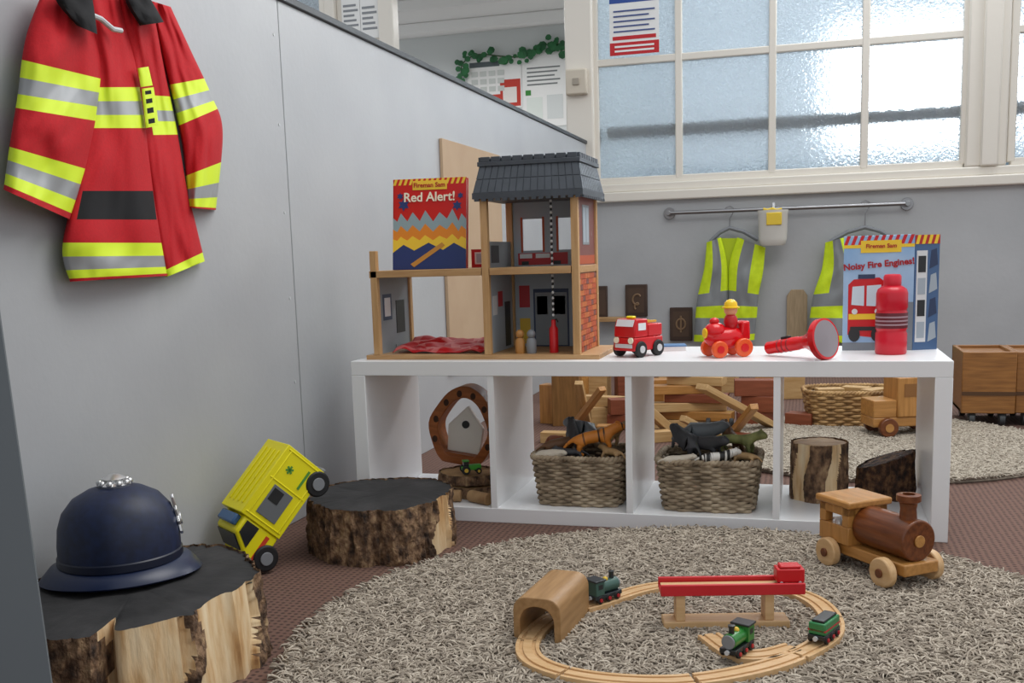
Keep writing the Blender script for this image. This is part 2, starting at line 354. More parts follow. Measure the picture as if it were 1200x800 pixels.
mb=MB(); mb.tube([PJ(x,y,.06) for x,y in((104,16),(118,22),(132,34),(142,36))],.005,8); build(mb,'hanger',M_lgry,jk)
# ------------------------------------------------------------------ logs
barkB=ramp3('brown_bark',[(.30,'#2a1c13'),(.43,'#5d4532'),(.56,'#8a6b4f'),(.72,'#b2946f')],22,(2.2,2.2,1.6),bump=1,bs=34,det=10,bd=.02)
barkP=ramp3('pale_split_wood',[(.28,'#8a5f38'),(.38,'#c79d6a'),(.52,'#dfc297'),(.72,'#ecd8b4')],14,(2.6,2.6,.5),bump=.5,bs=34,det=7,bd=.008)
barkC=ramp3('dark_bark',[(.30,'#1c110b'),(.48,'#492f1f'),(.62,'#745235'),(.8,'#987550')],32,(2,2,1.6),bump=1,bs=40,det=10,bd=.02)
charTop=mat('charred_log_top','#1b1b1c',r=.75,c2='#302f30',vs=12,bump=.5,bs=30,det=6)
endG=mat('end_grain_wood','#b8956a',r=.7,c2='#8f6c46',vs=14,bump=.3,det=7)
def log(name,label,loc,rx,ry,h,bark,topm,seed,rz=0,crack=None,n=260,cat_='log',flare=.03,split=None,slope=0,rough=1,K=30):
    t=thing(name,label,cat_,loc,rz)
    def insplit(th,z):
        if not split: return False
        a=th if th<math.pi else th-2*math.pi
        w=.22*noise.noise(V((z*14,seed,1)))
        return any(s0+w<a<s1+w for s0,s1 in split)
    def rad(th,z):
        base=1+.13*noise.noise(V((math.cos(th)*1.6+seed,math.sin(th)*1.6,seed)))+.06*noise.noise(V((math.cos(th)*4,math.sin(th)*4+seed,z*3)))
        if insplit(th,z):
            k=math.radians(34); c=(math.floor(th/k)+.5)*k; q=base*.93/math.cos(th-c)+.008*noise.noise(V((math.cos(th)*30,math.sin(th)*30,z*4)))
        else:
            rd=1-abs(noise.noise(V((math.cos(th)*9+seed,math.sin(th)*9,z*10))))*2
            q=base+rough*(.030*rd-.02+.030*noise.noise(V((math.cos(th)*16,math.sin(th)*16+seed,z*18)))+.022*noise.noise(V((math.cos(th)*38,math.sin(th)*38+seed,z*55))))
        for c,w,d in (crack or []):
            dd=abs((th-c+math.pi)%(2*math.pi)-math.pi)
            if dd<w: q-=d*(1-dd/w)
        return q
    def top(x): return h*(1+slope*x/rx)
    vs=[];fs=[];mm=[]
    for k in range(K+1):
        for i in range(n):
            th=2*math.pi*i/n; z=h*k/K; q=rad(th,z)*(1+flare*(1-k/K)); x=rx*q*math.cos(th); vs.append((x,ry*q*math.sin(th),top(x)*k/K))
    for k in range(K):
        for i in range(n): fs.append((k*n+i,k*n+(i+1)%n,(k+1)*n+(i+1)%n,(k+1)*n+i)); mm.append(1 if insplit(2*math.pi*i/n,h*k/K) else 0)
    m=MB(); m.add(vs,fs,mm); build(m,'bark',[bark,barkP],t,ang=50)
    vs=[];fs=[]
    for s in range(6):
        f=(1-s/6)*.995
        for i in range(n):
            th=2*math.pi*i/n; q=rad(th,h)*f; x=rx*q*math.cos(th); y=ry*q*math.sin(th); vs.append((x,y,top(x)+.005*noise.noise(V((x*14,y*14,seed)))+.002*noise.noise(V((x*50,y*50,seed)))-(.004 if s==0 else 0)))
    for s in range(5):
        for i in range(n): fs.append((s*n+i,s*n+(i+1)%n,(s+1)*n+(i+1)%n,(s+1)*n+i))
    fs.append(tuple(5*n+i for i in range(n)))
    m=MB(); m.add(vs,fs); build(m,'cut_face',topm,t,ang=60); return t
LH1=.15; LH2=.128
log('log_seat','low charred-top log with pale split side in the front left corner, under the navy helmet',(-1.085,1.425,0),.192,.238,LH1,barkB,charTop,1.3,crack=[(math.radians(-60),.06,.30),(math.radians(-30),.025,.06),(math.radians(-88),.03,.05)],flare=.05,split=[(math.radians(-68),math.radians(-34)),(math.radians(-27),math.radians(12))])
log('log_seat','flat charred-top log beside the yellow toy ambulance and white shelf',(-.975,2.225,0),.176,.172,LH2,barkB,charTop,4.1,crack=[(math.radians(-70),.03,.05),(math.radians(-30),.02,.05)],split=[(math.radians(-22),math.radians(5))],rough=1.2)
# ------------------------------------------------------------------ helmet
hp=on_z(141,674,LH1)
ht=thing('police_helmet','navy blue domed police helmet with silver crest sitting on a log','helmet',(hp.x+.005,hp.y,LH1+.006),.62)
pf=[(.101,.012),(.103,.03),(.103,.06),(.100,.088),(.091,.114),(.073,.136),(.047,.150),(.018,.157),(.0005,.158)]
mb=MB(); mb.lathe(pf,48,sx=.98,sy=.92); build(mb,'shell',M_navy,ht,ang=60)
vs=[];fs=[];n=64
for (r,z0) in((.096,.02),(.108,.016),(.121,.006),(.125,.0),(.122,-.003),(.108,.010),(.096,.014)):
    for i in range(n):
        th=2*math.pi*i/n; e=1+.07*abs(math.cos(th))**2; vs.append((r*1.0*e*math.cos(th),r*.93*math.sin(th),z0+.004-.006*abs(math.cos(th))**3*(1 if r>.11 else 0)+.002))
for k in range(6):
    for i in range(n): fs.append((k*n+i,k*n+(i+1)%n,(k+1)*n+(i+1)%n,(k+1)*n+i))
mb=MB(); mb.add(vs,fs); build(mb,'brim',mat('navy_gloss_edge','#13203f',r=.35),ht,ang=60)
mb=MB(); mb.lathe([(.1035,.024),(.1055,.026),(.1055,.038),(.1035,.040)],48,sx=.98,sy=.92); build(mb,'band',mat('navy_band','#0c152c',r=.4),ht)
mb=MB(); mb.lathe([(.026,.152),(.028,.158),(.018,.164),(.02,.168),(.010,.174),(.0005,.176)],20)
for k in range(10): mb.sph((.024*math.cos(k*.628),.024*math.sin(k*.628),.161),.006,n=8,m=6)
build(mb,'crest',M_silver,ht)
mb=MB(); mb.M=Matrix.Translation((.0965,0,.085))@Matrix.Rotation(math.radians(-10),4,'Y')@Matrix.Scale(.85,4)
star=[((.028 if k%2==0 else .018)*math.cos(k*math.pi/8),(.034 if k%2==0 else .023)*math.sin(k*math.pi/8)) for k in range(16)]
mb.prism(star,0,.006,'x'); mb.cyl((.006,0,0),(.010,0,0),.013,n=16)
mb.prism([(-.012,.03),(.012,.03),(.014,.05),(.006,.042),(0,.054),(-.006,.042),(-.014,.05)],0,.006,'x')
build(mb,'badge',M_silver,ht,bev=.001)
# ------------------------------------------------------------------ ambulance
ax=V((.40,.55,.73)).normalized(); lf=V((ax.y,-ax.x,0)).normalized(); upv=lf.cross(ax)
anc=at_t(338,614,2.3)+V((.01,0,.008))
am=thing('toy_ambulance','bright yellow toy ambulance tipped nose-down against the grey wall and log','toy vehicle',M=basis(anc-lf*.055-upv*.03,-ax,lf,upv))
mb=MB(); mb.b2((-.13,-.055,.03),(.05,.055,.145)); 
for k in range(4): mb.b2((-.11,-.036+k*.022,.145),(.03,-.030+k*.022,.148))
for x in(-.122,-.05,.040): mb.b2((x-.002,-.0565,.036),(x+.002,.0565,.138))
for z in(.042,.130): mb.b2((-.122,-.0565,z-.002),(.042,.0565,z+.002))
build(mb,'body',M_yel,am,bev=.003)
mb=MB(); mb.prism([(.05,.03),(.145,.03),(.148,.07),(.118,.082),(.09,.128),(.05,.13)],-.052,.052,'y'); build(mb,'cab',M_yel,am,bev=.005)
M_smoke=mat('smoked_window','#26292c',r=.15)
for s in(-1,1):
    mb=MB(); mb.prism([(.056,.085),(.106,.085),(.086,.12),(.056,.12)],s*.0515,s*.0535,'y'); build(mb,'side_window',M_smoke,am)
mb=MB(); mb.M=Matrix.Translation((.1055,0,.106))@Matrix.Rotation(math.radians(-31.3),4,'Y'); mb.box((0,0,0),(.003,.09,.04)); mb.M=Matrix.Identity(4); build(mb,'windscreen',M_smoke,am)
mb=MB(); mb.b2((-.042,.0555,.062),(.030,.057,.118)); build(mb,'side_door',mat('door_grey_print','#686c6f',r=.4),am,bev=.001)
mb=MB(); mb.b2((-.036,.0568,.085),(-.006,.0576,.113)); build(mb,'door_window',M_smoke,am)
for a in (0,math.pi/3,2*math.pi/3):
    mb=MB(); mb.M=Matrix.Translation((-.086,.0556,.108))@Matrix.Rotation(a,4,'Y'); mb.box((0,0,0),(.019,.0012,.0045)); build(mb,'emblem_bar',mat('amb_green','#4f8f35'),am)
mb=MB(); mb.b2((-.11,.0555,.062),(-.062,.0565,.068)); build(mb,'side_stripe',MC['amb_green'],am)
mb=MB(); mb.b2((.06,.052,.05),(.12,.0532,.06)); build(mb,'door_lettering_strip',mat('amb_red','#c7381f'),am)
mb=MB(); mb.b2((.142,-.05,.028),(.153,.05,.045)); build(mb,'front_bumper',M_gry,am,bev=.003)
mb=MB(); mb.b2((-.138,-.05,.028),(-.128,.05,.04)); build(mb,'rear_bumper',M_gry,am,bev=.003)
for y in(-.035,.035):
    mb=MB(); mb.cyl((.143,y,.058),(.151,y,.058),.009); build(mb,'headlight',M_lgry,am)
mb=MB(); mb.b2((.055,-.04,.129),(.08,.04,.143)); build(mb,'light_bar',mat('beacon_blue','#3a5f8a',r=.2),am,bev=.004)
for x in(-.1,.1):
    for s in(-1,1):
        mb=MB(); mb.cyl((x,s*.038,.03),(x,s*.058,.03),.03,n=28); w=build(mb,'wheel',M_blk,am,bev=.004)
        mb=MB(); mb.cyl((x,s*.0575,.03),(x,s*.061,.03),.015,n=18); build(mb,'hub',M_gry,w,bev=.001)
# ------------------------------------------------------------------ white shelf
SX,SY=-1.155,2.465; SW,SD,SH=1.472,.385,.42; T=.038; Dv=.016; cell=(SW-2*T-3*Dv)/4
sh=thing('cube_shelf','low white four-cube open shelf standing behind the rug','shelf',(SX,SY,0))
mb=MB(); mb.b2((0,0,SH-T),(SW,SD,SH)); build(mb,'top_panel',M_white,sh,bev=.0015)
mb=MB(); mb.b2((T,0.001,0),(SW-T,SD,T)); build(mb,'bottom_panel',M_white,sh,bev=.0015)
for x in(0,SW-T):
    mb=MB(); mb.b2((x,0,0),(x+T,SD,SH-T)); build(mb,'side_panel',M_white,sh,bev=.0015)
for k in range(3):
    x=T+cell*(k+1)+Dv*k; mb=MB(); mb.b2((x,.002,T),(x+Dv,SD,SH-T)); build(mb,'divider',M_white,sh)
# ------------------------------------------------------------------ toy fire station
st=thing('toy_fire_station','wooden toy fire station with slate-grey roof on the white shelf','toy building',(-1.127,2.505,SH))
XR=.572; XM=.338
mb=MB(); mb.b2((0,0,0),(.63,.27,.012)); build(mb,'base_board',M_ply,st,bev=.001)
def post(x,y,h): m=MB(); m.b2((x-.009,y-.009,.012),(x+.009,y+.009,h)); build(m,'post',M_pine,st,bev=.001)
for x,y,h in((.03,.012,.285),(.03,.245,.225),(XM,.012,.405),(XM,.245,.405),(XR,.012,.405),(XR,.245,.405)): post(x,y,h)
mb=MB(); mb.b2((.018,.003,.215),(XM-.011,.258,.233)); mb.b2((XM+.011,.003,.215),(XR-.011,.258,.233)); mb.b2((XM-.011,.024,.215),(XM+.011,.235,.233)); mb.b2((XR-.011,.022,.215),(XR+.009,.235,.233)); build(mb,'floor_board',M_ply,st,bev=.001)
G1=mat('print_grey','#858c91',r=.5); G2=mat('print_blue_grey','#a3aeb7',r=.5); PR=mat('print_red','#b2232a',r=.45); PY=mat('print_yellow','#d9b43a',r=.5); PB=mat('print_dark_blue','#2e3d5c',r=.5); PW=mat('print_white','#d8dadb',r=.5); PBk=mat('print_black','#26282a',r=.5); POr=mat('print_brick','#b5532f',r=.6); PCr=mat('print_mortar','#b99a80',r=.6); PGn=mat('print_green','#56733f',r=.5); PO2=mat('print_brick_light','#c26c38',r=.6); PMr=mat('print_maroon','#7d4a45',r=.5)
SM=[G1,G2,PR,PY,PB,PW,PBk,POr,PCr,PGn,PO2,PMr]
def side(name,x,z0,z1,deco,y0=.021,y1=.236,base=1):
    m=MB(); m.b2((x-.003,y0,z0),(x+.003,y1,z1),base)
    for j,(a,bq,c,d,mi) in enumerate(deco): m.b2((x+.003,a,bq),(x+.0036+.0003*min(j,9),c,d),mi)
    build(m,name,SM,st)
side('side_panel',.03,.012,.215,[(.05,.1,.11,.17,4),(.06,.11,.1,.16,5),(.14,.06,.2,.15,6),(.13,.02,.22,.03,0)],base=0)
side('side_panel',XM,.012,.215,[(.05,.11,.09,.16,5),(.1,.13,.14,.17,2),(.16,.02,.21,.14,6)],base=1)
bd=[]
for r in range(14):
    for k in range(-1,8):
        a=.022+k*.029+(.0145 if r%2 else 0); lo_=max(a,.022); hi_=min(a+.0275,.235)
        if hi_-lo_>.005: bd.append((lo_,.0135+r*.0143,hi_,.0265+r*.0143,(7,10,7,7,10,7,11)[(r*5+k*3)%7]))
side('brick_panel',XR,.012,.215,bd,base=8)
side('side_panel',XR,.233,.405,[(.025,.236,.232,.258,7),(.085,.285,.165,.385,0),(.091,.291,.159,.379,1),(.123,.291,.128,.379,0)],base=11)
side('side_panel',XM,.233,.30,[(.05,.245,.12,.29,6)],base=0)
mb=MB(); Y=.245; XE=XR-.010
mb.b2((.348,Y-.003,.012),(XE,Y+.003,.215),1); y=Y-.003
for q in((.40,.012,.50,.17,4),(.405,.015,.495,.16,0),(.51,.06,.555,.15,6),(.514,.065,.551,.145,5),(.36,.12,.39,.18,2),(.36,.02,.39,.09,3),(.41,.1,.44,.15,1),(.455,.1,.49,.15,1)): mb.rect(q[0],q[1],q[2],q[3],y-.0006*(1 if q[4] not in(5,1,0) else 2),q[4])
build(mb,'back_panel',SM,st)
mb=MB()
mb.b2((.348,Y-.003,.233),(XE,Y+.003,.275),1); mb.b2((.348,Y-.003,.36),(XE,Y+.003,.405),1)
for a,bq in((.348,.375),(.43,.475),(.53,XE)): mb.b2((a,Y-.003,.275),(bq,Y+.003,.36),1)
y=Y-.003
for a,bq in((.375,.43),(.475,.53)): 
    for k,(p,q) in enumerate(((a-.006,a),(bq,bq+.006))): mb.rect(p,.27,q,.365,y,7)
mb.rect(.36,.236,.5,.268,y,2); mb.rect(.365,.254,.40,.266,y-.0008,5); mb.rect(.41,.254,.45,.266,y-.0008,5); mb.rect(.37,.236,.39,.246,y-.0008,6); mb.rect(.46,.236,.48,.246,y-.0008,6)
build(mb,'back_panel',SM,st)
mb=MB(); mb.b2((.225,.24,.233),(.325,.246,.283),2)
for k in range(2): mb.rect(.235+k*.048,.242,.272+k*.048,.275,.24,4 if k else 5); mb.rect(.24+k*.048,.246,.267+k*.048,.271,.2394,1)
build(mb,'parapet_panel',SM,st)
M_slate=mat('slate_grey_roof','#454b53',r=.5,c2='#3e444b',vs=30)
mb=MB(); x0,x1,y0,y1=.314,.598,-.010,.270
mb.b2((x0,y0,.405),(x1,y1,.42))
for k in range(15):
    xx=x0+.012+k*(x1-x0-.024)/14; mb.b2((xx-.006,y0-.002,.399),(xx+.006,y0+.004,.405))
for k in range(15):
    yy=y0+.012+k*(y1-y0-.024)/14; mb.b2((x1-.004,yy-.006,.399),(x1+.002,yy+.006,.405))
A=[(x0+.003,y0+.003,.42),(x1-.003,y0+.003,.42),(x1-.003,y1-.003,.42),(x0+.003,y1-.003,.42)]
B=[(x0+.016,y0+.026,.488),(x1-.016,y0+.026,.488),(x1-.016,y1-.026,.488),(x0+.016,y1-.026,.488)]
mb.add(A+B,[(0,1,5,4),(1,2,6,5),(2,3,7,6),(3,0,4,7),(4,5,6,7)])
for a,bq,cc,dd in((A[0],A[1],B[0],B[1]),(A[1],A[2],B[1],B[2]),(A[3],A[0],B[3],B[0])):
    nn=15
    for k in range(nn):
        def pt(u,v): return V(a).lerp(V(bq),u).lerp(V(cc).lerp(V(dd),u),v)
        u0=(k+.07)/nn; u1=(k+.93)/nn
        nrm=(V(bq)-V(a)).cross(V(cc)-V(a)).normalized()*.0018
        for r0,r1 in((.0,.47),(.5,.97)):
            q=[pt(u0,r0),pt(u1,r0),pt(u1,r1),pt(u0,r1)]
            mb.add([p-nrm*.1 for p in q]+[p+nrm for p in q],[(0,1,5,4),(1,2,6,5),(2,3,7,6),(3,0,4,7),(4,5,6,7)])
rf=build(mb,'roof',M_slate,st)
mb=MB(); mb.b2((x0+.010,y0+.020,.486),(x1-.010,y1-.020,.497)); mb.b2((x0+.020,y0+.030,.497),(x1-.020,y1-.030,.506))
for k in range(9):
    xx=x0+.03+k*(x1-x0-.06)/8
    for yy in(y0+.027,y1-.027): mb.b2((xx-.012,yy-.006,.497),(xx+.012,yy+.006,.509))
for k in range(8):
    yy=y0+.04+k*(y1-y0-.08)/7
    for xx in(x0+.017,x1-.017): mb.b2((xx-.006,yy-.012,.497),(xx+.006,yy+.012,.509))
build(mb,'roof_top',M_slate,rf,bev=.001)
mb=MB(); z=.404; k=0
while z>.105:
    mb.sph((.5,.06,z),.0034,(1,1,1.15),n=8,m=6,mi=k%2); z-=.0072; k+=1
build(mb,'bell_chain',[PBk,PW],st)
# things in the station
ex=thing('toy_extinguisher','small red cylinder standing below the chain inside the toy station','toy',(-1.127+.5,2.505+.06,SH+.012))
mb=MB(); mb.lathe([(.011,0),(.0115,.004),(.0115,.062),(.006,.070),(.006,.084),(.0005,.086)],18); build(mb,'body',M_red,ex)
mb=MB(); mb.tube([(0,0,.082),(.008,0,.086),(.012,0,.078)],.002,6); build(mb,'nozzle',M_blk,ex)
for i,(xx,lab) in enumerate(((.415,'little wooden barrel figure, the left one at the station doorway'),(.445,'little grey bin figure, the right one at the station doorway'))):
    t=thing('peg_figure',lab,'toy figure',(-1.127+xx,2.505+.04,SH+.012))
    mb=MB(); mb.lathe([(.012,0),(.0135,.01),(.013,.032),(.009,.04)],16); build(mb,'body',[M_oakz,M_gry][i],t)
    mb=MB(); mb.sph((0,0,.05),.0115,n=14,m=8); build(mb,'head',[M_oakz,M_gry][i],t)
mb=MB(); nx,ny=30,18; vs=[];fs=[]
for j in range(ny+1):
    for i in range(nx+1):
        u,v=i/nx,j/ny; vs.append((-.125+.25*u+.02*noise.noise(V((v*3,1,0))),-.085+.17*v+.015*noise.noise(V((u*4,5,0))),.006+.03*(1-v*.3)*abs(noise.noise(V((u*4,v*4,3))))+.022*v))
for j in range(ny):
    for i in range(nx): a=j*(nx+1)+i; fs.append((a,a+1,a+nx+2,a+nx+1))
mb.add(vs,fs,[(1 if (int((f[0]%(nx+1))/3)+int(f[0]/(nx+1)/3))%4==0 else 0) for f in fs])
o=build(mb,'crumpled_sheet',[mat('red_sheet_print','#c3161f',r=.4),mat('pink_sheet_print','#d66a68',r=.4)],loc=(-1.127+.185,2.505+.12,SH+.009),label='crumpled red printed sheet lying on the station ground floor',cat='sheet')
sm=o.modifiers.new('thick','SOLIDIFY'); sm.thickness=.0015
# ------------------------------------------------------------------ books
rb=thing('picture_book','red picture book propped up on the toy station balcony','book',M=Matrix.Translation((-1.068,2.575,SH+.234))@Matrix.Rotation(math.radians(-7),4,'X')@Matrix.Rotation(math.radians(3),4,'Z'))
BW,BH=.203,.240
mb=MB(); mb.b2((0,0,0),(BW,.003,BH)); mb.b2((0,.017,0),(BW,.02,BH)); mb.b2((0,0,0),(.003,.02,BH)); build(mb,'cover',mat('book_cover_red','#c71b1a',r=.3),rb)
mb=MB(); mb.b2((.003,.003,.003),(BW-.003,.017,BH-.003)); build(mb,'pages',M_paper,rb)
mb=MB()
for k in range(14):
    x=k*BW/14; mb.flat([(x,BH-.016),(x+BW/28,BH-.016),(x+BW/28+.006,BH),(x+.006,BH)],0,0)
mb.rect(.055,BH-.03,.15,BH-.006,-.0006,0)
# smoky sky, orange flames and navy foreground; figures left out
fl=[(0,.03),(BW,.03),(BW,.13),(.19,.145),(.182,.125),(.165,.158),(.15,.132),(.13,.15),(.112,.126),(.09,.156),(.075,.128),(.055,.152),(.04,.128),(.022,.15),(.012,.128),(0,.138)]
mb.flat(fl,0,3); mb.flat([(p[0],.03+(p[1]-.03)*.72) for p in fl],-.0006,1); mb.flat([(p[0],.03+(p[1]-.03)*.48) for p in fl],-.0012,0)
mb.flat([(0,0),(BW,0),(BW,.05),(.17,.068),(.14,.05),(.1,.07),(.06,.05),(.03,.066),(0,.045)],-.0018,2)
mb.flat([(.05,.014),(.06,.006),(.145,.062),(.137,.07)],-.0026,4)
for cx,cz,r in((.03,.172,.017),(.178,.166,.014),(.187,.192,.009),(.02,.195,.010)):
    mb.flat([(cx+r*(1 if k%2 else .55)*math.cos(k*.52),cz+r*(1 if k%2 else .55)*math.sin(k*.52)) for k in range(12)],-.0006,2)
build(mb,'cover_print',[mat('cover_yellow','#eec63a',r=.35),mat('cover_orange','#e0862a',r=.35),mat('cover_navy','#22386f',r=.35),mat('cover_smoke','#8da2a8',r=.35),mat('cover_brass','#c48a3c',r=.35)],rb)
text('Red Alert!',.034,mat('cover_cream_ink','#f3ead2'),rb,Matrix.Translation((BW/2,-.002,.190))@RX90,name='title',bold=.0006)
text('Fireman Sam',.017,mat('cover_logo_red','#b3121a'),rb,Matrix.Translation((BW/2,-.002,BH-.018))@RX90,name='logo_lettering',bold=.0003)
# open board book
nbp=on_z(987,411,SH); nbq=on_z(1068,410,SH)
nb=thing('board_book','tall board book with red fire engine on a blue cover, standing half open','book',(nbp.x,nbp.y+.01,SH),0.0)
NW,NH=(nbq-nbp).length,.285
skyb=mat('cover_sky_blue','#86aed6',r=.3,c2='#b4cfe8',vs=6)
mb=MB(); mb.b2((0,0,0),(NW,.006,NH)); build(mb,'front_cover',skyb,nb,bev=.001)
mb=MB()
for k in range(10):
    x=k*NW/10; mb.flat([(x,NH-.022),(x+NW/20,NH-.022),(min(x+NW/20+.008,NW),NH),(x+.008,NH)],0,0)
mb.rect(0,NH-.03,NW,NH-.022,0,1); mb.rect(.04,NH-.042,.135,NH-.012,-.0006,1)
mb.flat([(.012,.04),(.095,.03),(.1,.17),(.085,.182),(.025,.178),(.012,.165)],0,0)
mb.flat([(.02,.115),(.05,.112),(.05,.162),(.022,.16)],-.0006,2); mb.flat([(.056,.112),(.09,.11),(.09,.164),(.056,.162)],-.0006,2)
mb.rect(.014,.078,.098,.092,-.0006,1); mb.rect(.018,.05,.095,.06,-.0012,3)
for cx in(.028,.082): mb.flat([(cx+.014*math.cos(k*.42),.04+.018*math.sin(k*.42)) for k in range(15)],-.0018,3); mb.flat([(cx+.007*math.cos(k*.42),.098+.007*math.sin(k*.42)) for k in range(15)],-.0018,5)
mb.rect(.035,.179,.075,.190,-.0006,4); mb.rect(0,0,NW,.02,0,6); mb.rect(.104,.02,NW,.12,0,6)
build(mb,'cover_print',[M_red,mat('cover_yellow2','#efc92f',r=.35),mat('cover_glass','#c9dbe6',r=.3),PBk,PB,PW,mat('cover_road','#7a848c')],nb)
text('Noisy Fire Engines!',.0215,mat('cover_title_red','#a80f1c'),nb,Matrix.Translation((NW/2,-.002,.214))@RX90@Matrix.Rotation(.08,4,'Z'),name='title',bold=.0007)
text('Fireman Sam',.014,MC['cover_logo_red'],nb,Matrix.Translation((.088,-.002,NH-.026))@RX90,name='logo_lettering',bold=.0003)
mb=MB(); mb.M=Matrix.Translation((NW,.0,0))@Matrix.Rotation(math.radians(24),4,'Z'); mb.b2((.001,0,0),(.066,.022,NH-.002),0)
mb.rect(.001,NH-.024,.066,NH-.002,0,1); 
for k in range(4): mb.flat([(.002+k*.016,NH-.024),(.01+k*.016,NH-.024),(.016+k*.016,NH-.002),(.008+k*.016,NH-.002)],-.0006,2)
mb.rect(.006,.02,.034,.245,0,4)
for k in range(4): mb.rect(.010,.03+k*.054,.030,.07+k*.054,-.0006,3 if k%2 else 5); mb.flat([(.04,.02+k*.06),(.062,.03+k*.06),(.058,.07+k*.06),(.044,.065+k*.06)],0,6 if k%2 else 5)
build(mb,'sound_panel',[mat('panel_blue','#46648c',r=.35),PR,MC['cover_yellow2'],PBk,PW,G2,PB],nb)
# small book lying behind
p=on_z(786,411,SH)
bx=thing('small_booklet','thin blue and white booklet lying flat between red truck and red toy engine','book',(p.x,p.y+.02,SH),.2)
mb=MB(); mb.b2((-.035,-.03,0),(.035,.03,.012)); build(mb,'pages',M_paper,bx); mb=MB(); mb.b2((-.037,-.032,.012),(.037,.032,.015)); build(mb,'cover',mat('booklet_blue','#4b78a8',r=.4),bx)
# ------------------------------------------------------------------ toys on shelf
def wheel(parent,x,y,z,r,w,m1,m2,s):
    mb=MB(); mb.cyl((x,y-s*w/2,z),(x,y+s*w/2,z),r,n=26); q=build(mb,'wheel',m1,parent,bev=min(.003,w*.25))
    mb=MB(); mb.cyl((x,y+s*w/2,z),(x,y+s*(w/2+.002),z),r*.45,n=16); build(mb,'hub',m2,q)
p=on_z(746,418,SH)
ft=thing('toy_fire_truck','chunky red wooden fire truck with black wheels beside the toy station','toy vehicle',(p.x,p.y+.03,SH),math.radians(-122))
mb=MB(); mb.b2((-.055,-.036,.016),(.055,.036,.05)); mb.b2((-.055,-.034,.05),(.0,.034,.082)); build(mb,'body',M_red,ft,bev=.004)
mb=MB(); mb.prism([(.002,.05),(.054,.05),(.052,.078),(.044,.096),(.002,.096)],-.035,.035,'y'); build(mb,'cab',M_red,ft,bev=.004)
mb=MB(); mb.M=Matrix.Translation((.049,0,.086))@Matrix.Rotation(math.radians(-22),4,'Y'); mb.box((0,0,0),(.003,.056,.018)); build(mb,'windscreen',mat('toy_window_white','#dfe6ea',r=.2),ft)
for s in(-1,1):
    mb=MB(); mb.b2((.012,s*.0348,.068),(.04,s*.0362,.086)); build(mb,'side_window',MC['toy_window_white'],ft)
mb=MB()
for y in(-.012,.012): mb.b2((-.054,y-.003,.084),(.0,y+.003,.089))
for k in range(6): mb.b2((-.052+k*.01,-.012,.085),(-.049+k*.01,.012,.088))
build(mb,'ladder',PY,ft)
mb=MB(); mb.b2((.054,-.028,.024),(.058,.028,.034)); build(mb,'bumper',M_lgry,ft,bev=.001)
for y in(-.024,.024): mb=MB(); mb.cyl((.053,y,.043),(.058,y,.043),.008); build(mb,'headlight',mat('headlight_cream','#f1ead0',r=.2),ft)
mb=MB(); mb.b2((.02,-.012,.096),(.034,.012,.103)); build(mb,'beacon',M_yel,ft,bev=.003)
for x in(-.034,.032):
    for s in(-1,1): wheel(ft,x,s*.034,.0205,.0205,.014,M_blk,M_lgry,s)
p=on_z(849,419,SH); M_rp=mat('red_plastic','#d5121c',r=.2); M_or=mat('orange_plastic','#e85a26',r=.25); M_yp=mat('yellow_gloss_plastic','#f0c419',r=.25)
rt=thing('ride_on_engine','shiny red plastic toy engine with orange wheels and a yellow-hatted rider','toy vehicle',(p.x,p.y+.03,SH),math.radians(-150))
mb=MB(); mb.sph((0,0,.046),.036,(1.55,.82,.78),n=28,m=14); mb.sph((.028,0,.062),.027,(1.05,.95,.9),n=24,m=12); build(mb,'body',M_rp,rt,ang=70)
mb=MB(); mb.cyl((.052,0,.060),(.0575,0,.060),.013,n=22); build(mb,'nose',M_yp,rt,bev=.003)
mb=MB(); mb.sph((.030,0,.088),.012,(1,1,.8),n=16,m=10); build(mb,'bonnet_knob',M_rp,rt)
mb=MB(); mb.prism([(-.058,.04),(-.03,.04),(-.034,.085),(-.056,.088)],-.022,.022,'y'); build(mb,'seat_back',M_rp,rt,bev=.006,seg=3)
mb=MB(); mb.sph((-.014,0,.085),.019,(.9,1,1.2),n=18,m=10); build(mb,'rider_body',mat('rider_red','#c21a22',r=.35),rt)
mb=MB(); mb.sph((-.014,0,.115),.0165,n=18,m=10); build(mb,'rider_head',mat('rider_peach','#e0a57c',r=.4),rt)
mb=MB(); mb.lathe([(.022,.119),(.022,.122),(.0170,.123),(.0155,.132),(.009,.139),(.0005,.141)],20,c=(-.014,0,0)); build(mb,'rider_hat',M_yp,rt)
for x,r in((-.034,.023),(.030,.021)):
    for s in(-1,1): wheel(rt,x,s*.031,r,r,.013,M_or,M_rp,s)
# torch
hd=at_t(968,392,2.385); tl=at_t(899,408,2.53); tl.z=SH+.0175; hd.z=SH+.0495
dx=(hd-tl); L=dx.length; dx.normalize(); e2=V((0,0,1)).cross(dx).normalized(); e3=dx.cross(e2)
to=thing('toy_torch','red plastic torch lying on its side with wide grey lens','torch',M=basis(tl,dx,e2,e3))
def latx(mb,prof,n=32,mi=0):
    mb.M=Matrix.Rotation(math.pi/2,4,'Y'); mb.lathe(prof,n,mi=mi); mb.M=Matrix.Identity(4)
mb=MB(); latx(mb,[(.0005,0),(.012,.001),(.0155,.005),(.0155,.03),(.0165,.034),(.0165,L*.55),(.015,L*.57),(.0155,L*.66)]); build(mb,'handle',M_rp,to)
mb=MB(); latx(mb,[(.0155,L*.66),(.022,L*.74),(.040,L*.88),(.0485,L*.92),(.0485,L),(.044,L+.001)]); build(mb,'head',M_rp,to)
mb=MB(); latx(mb,[(.0435,L-.003),(.0435,L+.0012),(.0005,L+.0045)],mi=0); build(mb,'lens',mat('grey_lens','#8f878c',r=.2),to)
